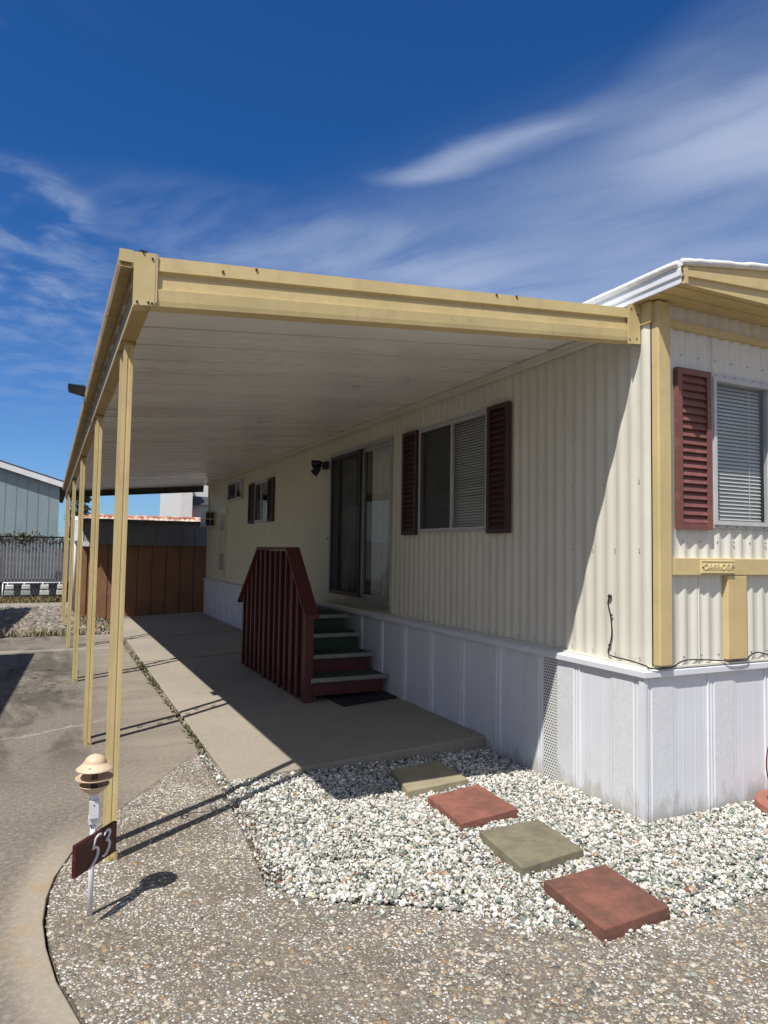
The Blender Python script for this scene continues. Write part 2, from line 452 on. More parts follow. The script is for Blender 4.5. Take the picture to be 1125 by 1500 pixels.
def inpoly(px, py, poly):
    x = np.asarray(px); y = np.asarray(py); r = np.zeros(x.shape, bool); n = len(poly)
    for i in range(n):
        x0, y0 = poly[i]; x1, y1 = poly[(i + 1) % n]
        if y0 == y1: continue
        c = ((y0 > y) != (y1 > y)) & (x < (x1 - x0) * (y - y0) / (y1 - y0) + x0)
        r ^= c
    return r

def ico(sub):
    bm = bmesh.new(); bmesh.ops.create_icosphere(bm, subdivisions=sub, radius=1)
    v = np.array([q.co[:] for q in bm.verts]); f = np.array([[q.index for q in a.verts] for a in bm.faces]); bm.free()
    return v, f

def stones(name, pts, size, flat, mat, sub=1, smooth=False, jit=.25, tilt=.5):
    """pts (n,3), size (n,) half-length; one mesh of many irregular stones"""
    bv, bf = ico(sub); n = len(pts); k = len(bv)
    v = np.repeat(bv[None], n, 0)
    v = v * (1 + RNG.uniform(-jit, jit, (n, k, 1)))
    s = np.stack([np.ones(n), RNG.uniform(.55, .95, n), RNG.uniform(flat[0], flat[1], n)], 1)
    v = v * s[:, None, :]
    a = RNG.uniform(0, 2 * PI, n); tx = RNG.normal(0, tilt, n)
    ct, st = np.cos(tx)[:, None], np.sin(tx)[:, None]
    y = v[..., 1] * ct - v[..., 2] * st; z = v[..., 1] * st + v[..., 2] * ct; x = v[..., 0]
    ca, sa = np.cos(a)[:, None], np.sin(a)[:, None]
    v = np.stack([x * ca - y * sa, x * sa + y * ca, z], -1) * size[:, None, None] + pts[:, None, :]
    f = (bf[None] + (np.arange(n) * k)[:, None, None]).reshape(-1, 3)
    me = bpy.data.meshes.new(name)
    me.vertices.add(n * k); me.vertices.foreach_set('co', v.reshape(-1))
    me.loops.add(len(f) * 3); me.loops.foreach_set('vertex_index', f.reshape(-1).astype(np.int32))
    me.polygons.add(len(f)); me.polygons.foreach_set('loop_start', np.arange(0, len(f) * 3, 3, dtype=np.int32))
    me.polygons.foreach_set('use_smooth', np.full(len(f), smooth))
    me.materials.append(mat); me.update(); me.validate()
    o = bpy.data.objects.new(name, me); COL.objects.link(o)
    return o

def blades(name, pts, h, w, mat, parent=None, bend=.5, leaf=False):
    mb = MB()
    for p in pts:
        a = random.uniform(0, 2 * PI); hh = h * random.uniform(.4, 1.2); ww = w * random.uniform(.6, 1.3)
        dx, dy = math.cos(a), math.sin(a); bx = random.uniform(.1, bend) * hh; b = Vector(p)
        s = Vector((-dy, dx, 0)) * ww; m = b + Vector((dx * bx * .35, dy * bx * .35, hh * .55)); t = b + Vector((dx * bx, dy * bx, hh * random.uniform(.7, 1)))
        if leaf:
            mb.add([b, m + s, t, m - s], [(0, 1, 2, 3)])
        else:
            mb.add([b - s, b + s, m + s * .7, m - s * .7, t], [(0, 1, 2, 3), (3, 2, 4)])
    return mb.build(name, mat, parent)

# ------------------------------------------------------------------ camera, sun, sky
CAM = Vector((-3.0806, -2.9783, 1.5))
fw = Vector((.4310543, .90061945, .05546896)); rt = Vector((.9015301, -.43244094, .01543731)); up = Vector((-.03789019, -.04335262, .99834107))
cd = bpy.data.cameras.new('camera'); cam = bpy.data.objects.new('camera', cd); COL.objects.link(cam)
mt = Matrix((rt, up, -fw)).transposed().to_4x4(); mt.translation = CAM
cam.matrix_world = mt
cd.sensor_fit = 'VERTICAL'; cd.sensor_height = 24; cd.lens = 1025 / 1500 * 24
cd.clip_start = .05; cd.clip_end = 2000
SC.camera = cam
SC.render.resolution_x = 768; SC.render.resolution_y = 1024

D = Vector((.525, .357, -1)).normalized()
elev = math.asin(-D.z)
sd = bpy.data.lights.new('sun', 'SUN'); sd.energy = 4.6; sd.angle = math.radians(.5); sd.color = (1, .955, .88)
sun = bpy.data.objects.new('sun', sd); COL.objects.link(sun)
sun.rotation_euler = D.to_track_quat('-Z', 'Y').to_euler(); sun.location = (-10, -8, 20)

def make_world():
    w = bpy.data.worlds.new('World'); SC.world = w; w.use_nodes = True
    t = NT(w.node_tree); bg = t.n['Background']
    sky = t.new('ShaderNodeTexSky'); sky.sky_type = 'NISHITA'; sky.sun_disc = False
    sky.sun_elevation = elev; sky.sun_rotation = math.atan2(-D.x, -D.y)
    sky.air_density = 1.0; sky.dust_density = .3; sky.ozone_density = 3.0; sky.altitude = 200
    g = t.new('ShaderNodeTexCoord').outputs['Generated']
    sx = t.new('ShaderNodeSeparateXYZ'); t.put(sx.inputs[0], g)
    z = t.math('MAXIMUM', sx.outputs[2], .03)
    u = t.math('DIVIDE', sx.outputs[0], z); v = t.math('DIVIDE', sx.outputs[1], z)
    cb = t.new('ShaderNodeCombineXYZ'); t.put(cb.inputs[0], u); t.put(cb.inputs[1], v)
    P = cb.outputs[0]
    tint = t.mix(t.remap(sx.outputs[2], .08, .52), (.45, .70, 1.06), (.17, .54, .99))
    base = t.mix(1.0, sky.outputs[0], tint, 'MULTIPLY')
    # cirrus laid out on the layer plane: along = down the streaks, across = sideways
    th = math.atan2(-.66, .36)     # streak heading in the layer
    ca, sa = math.cos(th), math.sin(th)
    def lin(a, b, c): return t.math('ADD', t.math('ADD', t.math('MULTIPLY', u, a), t.math('MULTIPLY', v, b)), c)
    al = lin(ca, sa, 0.0); ac = lin(-sa, ca, 0.0)
    cb2 = t.new('ShaderNodeCombineXYZ'); t.put(cb2.inputs[0], t.math('MULTIPLY', al, .8)); t.put(cb2.inputs[1], t.math('MULTIPLY', ac, 2.2))
    Q = cb2.outputs[0]
    nf = t.noise(Q, 1.7, 8, .56, .35); nb = t.noise(P, 1.1, 5, .55, .5); nw = t.noise(P, 3.6, 7, .58, .3)
    accw = t.math('ADD', ac, t.math('MULTIPLY', t.math('SUBTRACT', nb, .5), .35))
    # wide veil right of the streak
    a0 = -sa * .73 + ca * 1.66
    veil = t.math('MULTIPLY', t.remap(accw, a0 - .20, a0 + .42), t.remap(nf, .22, .66, .55, 1.0))
    veil = t.math('MULTIPLY', veil, t.math('MULTIPLY', t.remap(v, 3.6, 2.2), t.remap(u, .75, 1.55, .5, 1.0)))
    # bright streak
    d = t.math('ABSOLUTE', t.math('SUBTRACT', accw, a0 + .03))
    streak = t.math('MULTIPLY', t.math('MULTIPLY', t.remap(d, .095, .0), t.remap(nf, .30, .62, .35, 1)), t.math('MULTIPLY', t.remap(v, 1.72, 1.60), t.remap(v, 1.02, 1.32)))
    # puffs on the left and thin veils near the horizon
    def blob(cu, cv, ru, rv):
        a = t.math('DIVIDE', t.math('SUBTRACT', u, cu), ru); b = t.math('DIVIDE', t.math('SUBTRACT', v, cv), rv)
        return t.remap(t.math('ADD', t.math('MULTIPLY', a, a), t.math('MULTIPLY', b, b)), 1.0, 0.0)
    wisp = t.remap(nw, .42, .74)
    puffs = t.math('MULTIPLY', t.math('ADD', t.math('ADD', blob(-.10, 2.28, .22, .34), t.math('MULTIPLY', blob(-.09, 1.50, .2, .2), .45)), t.math('MULTIPLY', blob(-.1, 3.0, .4, .6), .5)), wisp)
    low = t.math('MULTIPLY', t.math('MULTIPLY', t.remap(v, 2.0, 2.5), t.remap(v, 7.0, 3.5)), t.math('MULTIPLY', t.remap(nw, .36, .72), .20))
    band = t.math('MULTIPLY', t.math('MULTIPLY', blob(.75, 2.12, 1.0, .34), t.remap(nf, .35, .65)), .20)
    m = t.math('ADD', t.math('MULTIPLY', veil, .50), t.math('MULTIPLY', streak, .46))
    m = t.math('ADD', m, t.math('ADD', t.math('MULTIPLY', puffs, .50), t.math('ADD', low, band)))
    # unseen white haze added behind the camera to fill the shade with light
    back = t.math('MULTIPLY', t.remap(sx.outputs[1], .15, -.45), t.remap(nb, .2, .8, .45, .75))
    m = t.math('ADD', m, t.math('MULTIPLY', t.math('MULTIPLY', blob(1.40, .92, .42, .50), t.remap(nf, .25, .6, .4, 1.0)), .30))
    m = t.math('MINIMUM', m, .85)
    m = t.math('MULTIPLY', m, t.remap(sx.outputs[2], .02, .14))
    col = t.mix(m, base, CLOUD)
    col = t.mix(back, col, FILL_HAZE)
    t.put(bg.inputs[0], col); bg.inputs[1].default_value = SKY_STR
SKY_STR = .085
SKY_TINT = (.60, .88, 1.12)
CLOUD = (4.75, 5.55, 7.1)
FILL_HAZE = (5.6, 5.7, 6.2)
make_world()
vs = SC.view_settings; vs.view_transform = 'Standard'; vs.look = 'None'; vs.exposure = .35; vs.gamma = 1

# ------------------------------------------------------------------ ground and paving
def sheet(name, x0, x1, y0, y1, z, mat):
    mb = MB(); mb.add([(x0, y0, z), (x1, y0, z), (x1, y1, z), (x0, y1, z)], [(0, 1, 2, 3)])
    return tag(mb.build(name, mat), kind='structure')
sheet('ground', -400, 400, -400, 600, -.06, M['soil'])

CURVE = [(-2.55, -1.20), (-2.76, -.86), (-2.90, -.58), (-2.985, -.24), (-3.018, .0), (-3.03, .20), (-3.018, .40), (-2.985, .60), (-2.90, .87), (-2.76, 1.137), (-2.657, 1.329), (-2.397, 1.74), (-2.03, 2.31)]
def off(c, d):
    out = []
    for i, p in enumerate(c):
        a = c[max(i - 1, 0)]; b = c[min(i + 1, len(c) - 1)]
        tx, ty = b[0] - a[0], b[1] - a[1]; l = math.hypot(tx, ty)
        out.append((p[0] - ty / l * d, p[1] + tx / l * d))
    return out
dc = off(CURVE, .012)
mb = MB()
mb.prism([(-4.75, -9), (1.5, -9), (1.5, -2.4), (-1.9, -2.1)] + dc + [(-1.995, 2.36), (-2.0, 5.33), (-4.75, 5.0)], -.12, 0)
mb.prism([(-4.75, 5.012), (-2.0, 5.342), (-1.99, 8.18), (-4.75, 8.1)], -.12, -.002)
mb.prism([(-4.75, 8.112), (-1.99, 8.192), (-1.985, 10.02), (-3.75, 9.98), (-3.95, 16.1), (-4.75, 16.1)], -.12, -.001)
tag(mb.build('driveway', M['drive'], bevel=.006), kind='structure')
mb = MB(); mb.prism([(-8, 16.12), (-2.45, 16.12), (-2.45, 17.5), (-8, 17.5)], -.12, .005)
tag(mb.build('footpath', M['walk']), kind='structure')

GRAV = [(-2.155, .10), (-1.954, -.132), (-1.65, -.30), (-1.38, -.507), (-1.267, -.632), (-1.079, -.737), (-.80, -.823), (-.473, -.849), (-.10, -.817), (.4, -.70), (1.0, -.60), (3.6, -.55)]
AGG = CURVE + [(-2.045, 2.24), (-2.06, 1.28), (-2.12, .45)] + GRAV + [(3.6, -2.3), (-1.85, -2.05)]
mb = MB(); mb.prism(AGG, -.12, .006)
tag(mb.build('exposed_aggregate_paving', M['agg']), kind='structure')
GP = [(-2.04, 2.24), (-2.05, 1.28), (-2.11, .45)] + [(x, y + .006) for x, y in GRAV] + [(3.6, -.03), (-.02, -.03), (-.02, 1.56), (-1.98, 1.56), (-1.99, 2.24)]
mb = MB(); mb.prism(GP, -.10, -.012)
tag(mb.build('gravel_bed_soil', M['soil']), kind='structure')

def slabz(x, y): return .018 + (x + 1.97) / 1.95 * .085
mb = MB()
for y0, y1 in ((1.56, 6.56), (6.63, 8.98), (9.07, 12.70)):
    e = lambda y: -1.975 + (y - 1.56) * .011
    mb.prism([(e(y0), y0), (-.012, y0 + .02 * (y0 < 2)), (-.012, y1), (e(y1), y1)], -.1, slabz)
tag(mb.build('patio_slab', M['slab'], bevel=.008), kind='structure')

# gravel stones
def scatter(poly, n):
    xs = [p[0] for p in poly]; ys = [p[1] for p in poly]; out = []
    while sum(map(len, out)) < n:
        x = RNG.uniform(min(xs), max(xs), n); y = RNG.uniform(min(ys), max(ys), n)
        k = inpoly(x, y, poly); out.append(np.stack([x[k], y[k]], 1))
    return np.concatenate(out)[:n]
VIS = [(-2.1, -.9), (2.2, -.9), (2.2, -.03), (-.02, -.03), (-.02, 1.56), (-1.98, 1.56), (-2.0, 2.24), (-2.06, 2.24)]
g = scatter(GP, 52000); g = g[(g[:, 0] < 2.3)]
n = len(g)
hump = .006 + .010 * np.sin(g[:, 0] * 5.1 + 1) * np.sin(g[:, 1] * 4.3) + RNG.uniform(-.012, .012, n)
bare = np.interp(g[:, 1], [.1, 1.28, 2.24], [-2.08, -1.985, -1.95]) + .02 * np.sin(g[:, 1] * 9)
edge = (g[:, 0] < bare) & (g[:, 1] > .1)
keep = ~(edge & (RNG.random(n) < .72)); keep &= ~((g[:, 1] > 1.42) & (g[:, 0] > -1.6) & (g[:, 0] < -.5) & (RNG.random(n) < .6))
g = g[keep]; hump = hump[keep]
sz = RNG.lognormal(math.log(.0092), .34, len(g)).clip(.005, .021)
o = stones('gravel_stones', np.column_stack([g, hump]), sz, (.5, .9), M['gravel'], 1, False, .22, .6)
tag(o, 'white and grey green marble chips filling the bed', 'gravel', kind='stuff')
q_ = scatter(GP, 42000); q_ = q_[q_[:, 0] < 2.3]
o = stones('gravel_fines', np.column_stack([q_, .004 + RNG.uniform(-.01, .016, len(q_))]), RNG.lognormal(math.log(.0042), .3, len(q_)).clip(.002, .007), (.5, .9), M['gravel'], 1, False, .25, .6)
tag(o, 'fine grey and white chippings between the marble chips', 'gravel', kind='stuff')
bp = []
for P4 in ([(-1.067, .83), (-.607, .884), (-.586, 1.319), (-.981, 1.237)], [(-1.042, .267), (-.634, .328), (-.605, .769), (-1.003, .701)],
           [(-1.065, -.293), (-.66, -.244), (-.623, .159), (-1.011, .144)], [(-1.095, -.85), (-.719, -.824), (-.683, -.414), (-1.054, -.436)]):
    P4 = np.array(P4); ce = P4.mean(0)
    for k in range(420):
        e = RNG.integers(0, 4); f = RNG.random(); q_ = P4[e] * (1 - f) + P4[(e + 1) % 4] * f
        d_ = (q_ - ce) / np.linalg.norm(q_ - ce); o_ = abs(RNG.normal(0, .016)) + .006
        if math.sin(f * 9 + e * 2.1 + ce[1] * 5) > -.2: bp.append((*(q_ + d_ * o_), .012 + max(0, .022 - o_ * .8) * RNG.random()))
bp = np.array(bp)
o = stones('bedding_gravel', bp, RNG.lognormal(math.log(.0075), .35, len(bp)).clip(.003, .014), (.5, .9), M['gravel'], 1, False, .22, .6)
tag(o, 'marble chips banked against the stepping stones', 'gravel', kind='stuff')
# pebbles set flush in the aggregate paving: mixed river pebbles, then patches of small white chips
def wav(p, f, q): return np.sin(p[:, 0] * f + 1.7 * np.sin(p[:, 1] * f * .71 + q)) * np.sin(p[:, 1] * f * 1.13 + 1.4 * np.sin(p[:, 0] * f * .63 + 2 * q))
a = scatter(AGG, 120000); a = a[(a[:, 0] < 1.9) & (a[:, 1] > -1.75)]
a = a[RNG.random(len(a)) < .72 + .28 * wav(a, 3.1, 1.3)]
big = np.clip((a[:, 0] + 2.3) / .7, 0, 1) * np.clip((.25 - a[:, 1]) / .6, 0, 1)
a = a[RNG.random(len(a)) > .35 * big]; big = np.clip((a[:, 0] + 2.3) / .7, 0, 1) * np.clip((.25 - a[:, 1]) / .6, 0, 1)
sz = (RNG.lognormal(math.log(.0053), .50, len(a)) * (1 + .5 * big)).clip(.0025, .022)
o = stones('embedded_pebbles', np.column_stack([a, .0055 - sz * .14]), sz, (.30, .40), M['aggstone'], 1, True, .22, .08)
tag(o, 'tan and grey green river pebbles set in the aggregate paving', 'pebbles', kind='stuff')
a = scatter(AGG, 150000); a = a[(a[:, 0] < 1.9) & (a[:, 1] > -1.75)]
w_ = .5 + .5 * wav(a, 4.3, .4) * .7 + .3 * wav(a, 11.0, 2.1)
a = a[RNG.random(len(a)) < np.clip(w_, .12, 1) ** 1.5 * .62]
sz = RNG.lognormal(math.log(.0044), .36, len(a)).clip(.002, .009)
o = stones('embedded_white_chips', np.column_stack([a, .0055 - sz * .05]), sz, (.35, .5), M['whitechip'], 1, True, .25, .1)
tag(o, 'small white quartz chips clustered in the aggregate paving', 'chips', kind='stuff')
# chips kicked out of the bed onto the paving
gp = np.array(GRAV[:9]); k = RNG.integers(0, 8, 420); f = RNG.random(420)[:, None]
pp = gp[k] * (1 - f) + gp[k + 1] * f; pp[:, 1] -= np.abs(RNG.normal(0, .05, 420)); pp[:, 0] -= np.abs(RNG.normal(0, .02, 420))
pp = pp[inpoly(pp[:, 0], pp[:, 1], AGG)]
sz = RNG.uniform(.004, .010, len(pp))
o = stones('stray_gravel', np.column_stack([pp, .006 + sz * .5]), sz, (.5, .9), M['gravel'], 1, False, .2, .6)
tag(o, 'loose marble chips strayed onto the paving edge', 'gravel', kind='stuff')
# far cobbles
CB = [(-3.76, 10.05), (-1.99, 10.1), (-2.0, 12.75), (-2.52, 12.75), (-2.5, 16.0), (-3.9, 16.0)]
cpt = scatter(CB, 8200)
sz = RNG.lognormal(math.log(.034), .42, len(cpt)).clip(.015, .09)
o = stones('river_cobbles', np.column_stack([cpt, -.02 + RNG.uniform(0, .03, len(cpt))]), sz, (.5, .8), M['cobble'], 1, True, .2, .4)
tag(o, 'grey and tan river cobbles beside the driveway', 'cobbles', kind='stuff')
# weeds in the joint between slab and driveway
w = []
for i in range(2600):
    y = random.choice([random.uniform(2.3, 3.2), random.uniform(2.4, 8), random.uniform(4.5, 7.2), random.uniform(5, 6.4)])
    x = random.uniform(-1.995, -1.93 + (y - 2) * .008)
    if math.sin(y * 5.3) + random.uniform(-1, 1) > -.35: w.append((x, y, -.03))
o = blades('joint_weeds', w, .052, .009, M['leaf'], bend=1.6, leaf=True)
tag(o, 'low green weeds growing in the slab joint', 'weeds', kind='stuff')
j = scatter([(-2.0, 2.3), (-1.95, 2.3), (-1.90, 8.0), (-1.985, 8.0)], 1500)
o = stones('joint_gravel', np.column_stack([j, -.022 + RNG.uniform(-.01, .02, len(j))]), RNG.uniform(.006, .014, len(j)), (.5, .9), M['aggstone'], 1, False, .2, .6)
tag(o, 'loose chips lying in the joint beside the patio slab', 'gravel', kind='stuff')
sheet('joint_soil', -2.06, -1.80, 1.6, 12.7, -.045, M['soil'])
w = [(random.uniform(-4.6, -2.1), random.gauss(18.3, .35), -.03) for _ in range(1600)] + [(random.uniform(-2.5, -1.95), random.uniform(10.2, 12.7), -.02) for _ in range(260)] + [(-3.2 + random.gauss(0, .35), random.gauss(10.05, .05), 0) for _ in range(90)]
tag(blades('dry_grass', w, .16, .012, M['drygrass'], bend=.8), 'dry yellow green grass at the foot of the slatted fence', 'grass', kind='stuff')
w = []
for i in range(900):
    y = random.uniform(-.75, 1.45)
    x = -2.02 - .05 * y * 0 + random.gauss(.03, .035) - (.10 if y < .6 else 0)
    w.append((x + (0 if y > .1 else .25 + random.gauss(0, .1)), y, .004))
for i in range(160): w.append((random.gauss(-.78, .10), random.gauss(-.80, .05), .012))
for i in range(140): w.append((random.uniform(-2.0, 0), random.uniform(-.6, 1.5), .018))
mb = MB()
for p in w:
    if not inpoly(np.array([p[0]]), np.array([p[1]]), GP)[0]: continue
    a_ = random.uniform(0, 6.3); l = random.uniform(.005, .016); ww = l * random.uniform(.15, .5)
    dx, dy = math.cos(a_) * l, math.sin(a_) * l; ex, ey = -math.sin(a_) * ww, math.cos(a_) * ww
    z0 = p[2] + random.uniform(.0, .008)
    mb.add([(p[0] - dx, p[1] - dy, z0), (p[0] + ex, p[1] + ey, z0 + .004), (p[0] + dx, p[1] + dy, z0 + random.uniform(0, .008)), (p[0] - ex, p[1] - ey, z0 + .002)], [(0, 1, 2, 3)])
tag(mb.build('leaf_litter', M['litter']), 'scraps of dead leaves along the gravel edge', 'leaf litter', kind='stuff')

# ------------------------------------------------------------------ mobile home
HX = .06; HEND = 12.42; HW = 3.75
home = thing('mobile_home', (HX, 0, 0), 'cream ribbed single storey mobile home with mustard corner trim and white skirting', 'mobile home')
WAVE = [(0, 0), (.012, .0012), (.024, .0062), (.036, .0108), (.047, .0125), (.058, .0108), (.070, .0062), (.082, .0012), (.094, 0)]
PITCH = .0975
def ribs(a0, a1, amp=1.0):
    out = []; k = 0
    while a0 + k * PITCH < a1:
        for p, d in WAVE:
            q = a0 + k * PITCH + p
            if q <= a1: out.append((q, d * amp))
        k += 1
    out.append((a1, 0)); return out
def ribbed(mb, pts, z0, z1, holes, place):
    """vertical ribbed sheet with openings (a0,a1,z0,z1); place(a, d, z) gives the 3-D point"""
    for (a, da), (b, db) in zip(pts[:-1], pts[1:]):
        if b - a < 1e-6: continue
        segs = [(z0, z1)]; mid = (a + b) / 2
        for h0, h1, hz0, hz1 in holes:
            if h0 < mid < h1:
                ns = []
                for s0, s1 in segs:
                    if hz0 > s0: ns.append((s0, min(s1, hz0)))
                    if hz1 < s1: ns.append((max(s0, hz1), s1))
                segs = ns
        for s0, s1 in segs:
            mb.add([place(a, da, s0), place(b, db, s0), place(b, db, s1), place(a, da, s1)], [(0, 1, 2, 3)])
SIDE = lambda a, d, z: (HX - d, a, z)
FRONT = lambda a, d, z: (a, -d, z)
W1 = (1.66, 2.79, 1.69, 2.63); DR = (3.37, 5.09, .945, 2.67); W2 = (7.80, 8.62, 1.95, 2.60); W3 = (9.50, 10.62, 2.41, 2.755)
FWN = (.553, 1.095, 1.69, 2.60)
def shrink(h, e=.02): return (h[0] + e, h[1] - e, h[2] + e, h[3] - e)
mb = MB(); ribbed(mb, ribs(.0, HEND, .60), .855, 2.992, [shrink(h) for h in (W1, DR, W2, W3)], SIDE)
mb.cur = 1   # siding screws
for z in (1.53, 1.94, .90):
    y = .085
    while y < 7.2:
        x = HX - .0125
        if not any(h[0] - .05 < y < h[1] + .05 and h[2] - .05 < z < h[3] + .05 for h in (W1, DR)):
            mb.box(x + .001, x + .006, y - .0032, y + .0032, z - .0032, z + .0032)
        y += PITCH * 2 if z != 1.94 else PITCH * 3
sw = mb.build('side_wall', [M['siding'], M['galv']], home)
mb = MB(); ribbed(mb, ribs(.07, HW), .855, 2.992, [shrink(FWN)], FRONT)
mb.cur = 1
for z in (1.585, .91, 2.70):
    x = .30
    while x < 2.4:
        if not (FWN[0] - .03 < x < FWN[1] + .03 and FWN[2] < z < FWN[3]): mb.box(x - .004, x + .004, -.0145, -.008, z - .004, z + .004)
        x += PITCH * 1.5
mb.cur = 0
mb.box(.425, .429, -.0155, -.009, .87, 1.385); mb.box(.560, .563, -.0155, -.009, 2.62, 2.90)
mb.build('front_wall', [M['siding_front'], M['galv']], home)
mb = MB(); mb.box(HW + .005, HW + .03, .02, HEND, .1, 2.95); mb.box(.10, HW, HEND + .004, HEND + .03, .1, 2.95)
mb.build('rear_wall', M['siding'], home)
mb = MB(); mb.box(.20, HW - .02, .16, HEND - .03, .80, .84); mb.box(.32, .34, .17, HEND - .03, .845, 2.90); mb.box(.36, HW - .1, .22, .24, .845, 2.90)
mb.build('interior_lining', M['dark'], home)

# roof: low bowed, overhanging the front, thick white coating
RY0 = -.30; RX0 = -.025; RX1 = HW + .1; RM = (RX0 + RX1) / 2
def rz(x): return 3.113 + .22 * (1 - abs((x - RM) / (RM - RX0)) ** 1.35)
mb = MB()
xs = [RX0 + (RX1 - RX0) * i / 26 for i in range(27)]
ys = [RY0 - .008] + [RY0 + .02 + i * .45 for i in range(29)]
ys = [y for y in ys if y < HEND + .1] + [HEND + .1]
for i in range(26):
    a, b = xs[i], xs[i + 1]
    for y0, y1 in zip(ys[:-1], ys[1:]):
        mb.add([(a, y0, rz(a)), (b, y0, rz(b)), (b, y1, rz(b)), (a, y1, rz(a))], [(0, 1, 2, 3)])
    mb.add([(a, ys[0], rz(a) - .035), (b, ys[0], rz(b) - .035), (b, ys[0], rz(b)), (a, ys[0], rz(a))], [(0, 1, 2, 3)])
    mb.add([(a, ys[-1], rz(a) - .10), (b, ys[-1], rz(b) - .10), (b, ys[-1], rz(b)), (a, ys[-1], rz(a))], [(0, 1, 2, 3)])
for x in (RX0, RX1):
    for y0, y1 in zip(ys[:-1], ys[1:]):
        mb.add([(x, y0, rz(x) - .035), (x, y1, rz(x) - .035), (x, y1, rz(x)), (x, y0, rz(x))], [(0, 1, 2, 3)])
roof = mb.build('roof', M['roofcoat'], home, merge=True)
# lumpy coated edge bead
mb = MB(); mb.smooth = True
pts = [(RX0 - .006, RY0 + .02 + i * .09, 3.096 + random.uniform(-.0012, .0012)) for i in range(int((HEND - RY0) / .09))]
mb.tube(pts, [random.uniform(.0185, .0215) for _ in pts], 8)
pts = [(x, RY0 - .008, rz(x) - .014 + random.uniform(-.002, .002)) for x in [RX0 + i * .045 for i in range(88)] if x < RX1]
mb.tube(pts, [random.uniform(.017, .022) for _ in pts], 8)
mb.build('roof_edge_bead', M['roofcoat'], roof)
mb = MB()   # white side fascia: pressed profile
prof = [(0, 0), (-.004, .004), (-.004, .038), (-.013, .044), (-.013, .080), (-.006, .085), (-.006, .100), (0, .104)]
mb.sweep([(p[0], 0, p[1]) for p in prof], (RX0 + .008, RY0, 2.982), (RX0 + .008, HEND + .1, 2.982))
mb.build('side_fascia', M['white_metal'], home)
mb = MB()   # mustard front fascia under the bowed roof edge
N = 26
for i in range(N):
    a, b = xs[i], xs[i + 1]
    zb = 2.982
    for k, (f0, f1, d0, d1) in enumerate(((0, .34, .0, .0), (.34, .38, .0, -.014), (.38, .70, -.014, -.014), (.70, .74, -.014, .0), (.74, 1, .0, .0))):
        A = lambda x, f: zb + (rz(x) - .03 - zb) * f
        mb.add([(a, RY0 + d0, A(a, f0)), (b, RY0 + d0, A(b, f0)), (b, RY0 + d1, A(b, f1)), (a, RY0 + d1, A(a, f1))], [(0, 1, 2, 3)])
mb.box(RX0 + .012, RX0 + .035, RY0 - .016, RY0 + .02, 2.979, 3.08)
mb.build('front_fascia', M['yellow'], home)
mb = MB()   # soffit with pressed ribs
y = RY0 + .003
mb.box(RX0 + .02, RX1, RY0 + .004, -.001, 2.993, 3.002)
for k in range(2): mb.box(RX0 + .02, RX1, RY0 + .06 + k * .11, RY0 + .062 + k * .11, 2.987, 2.9925)
mb.box(RX0 + .02, RX0 + .13, .003, HEND, 2.993, 3.002)
mb.build('soffit', M['yellow'], home)
mb = MB(); mb.box(.18, HW, -.034, -.001, 2.850, 2.895); mb.build('frieze_trim', M['yellow'], home, bevel=.003)
mb = MB(); mb.box(HX + .004, .166, -.055, .0, .868, 2.985); mb.build('corner_trim', M['yellow'], home, bevel=.008)
mb = MB(); mb.box(HX - .018, HX + .003, -.018, .066, 2.86, 2.985)
mb.build('corner_flashing', M['yellow'], home)
mb = MB(); mb.box(.174, HW, -.042, -.001, 1.384, 1.486); belt = mb.build('belt_trim', M['yellow'], home, bevel=.004)
for x in (.645, 2.2):
    mb = MB(); mb.box(x, x + .17, -.040, -.001, .876, 1.382); mb.build('lower_trim_post', M['yellow'], home, bevel=.004)
# pressed name plate
mb = MB(); mb.box(.405, .690, -.052, -.0425, 1.396, 1.474)
mb.box(.410, .685, -.055, -.0522, 1.466, 1.471); mb.box(.410, .685, -.055, -.0522, 1.399, 1.404)
plate = mb.build('nameplate', M['plate'], home, bevel=.002)
def text_mesh(name, body, size, mat, parent, mw, ext=.002, shear=0, spacing=1.0):
    cu = bpy.data.curves.new(name, 'FONT'); cu.body = body; cu.size = size; cu.extrude = ext; cu.shear = shear
    cu.align_x = 'CENTER'; cu.align_y = 'CENTER'; cu.space_character = spacing; cu.offset = .0006
    to = bpy.data.objects.new(name, cu); COL.objects.link(to)
    dg = bpy.context.evaluated_depsgraph_get()
    me = bpy.data.meshes.new_from_object(to.evaluated_get(dg)); bpy.data.objects.remove(to)
    me.transform(mw)
    me.transform(Matrix.Translation(-Vector(ORG.get(parent.name, (0, 0, 0)))))
    me.materials.clear(); me.materials.append(mat); me.name = name
    o = bpy.data.objects.new(name, me); COL.objects.link(o); o.parent = parent
    return o
R = Matrix.Rotation(PI / 2, 4, 'X')
text_mesh('lettering', 'OAKRIDGE', .050, M['plate'], plate, Matrix.Translation((.5475, -.0535, 1.4335)) @ R, .0022, 0, 1.05)
for x in (.418, .677):
    mb = MB(); mb.box(x - .004, x + .004, -.056, -.0523, 1.429, 1.437); mb.build('screw', M['black'], plate)

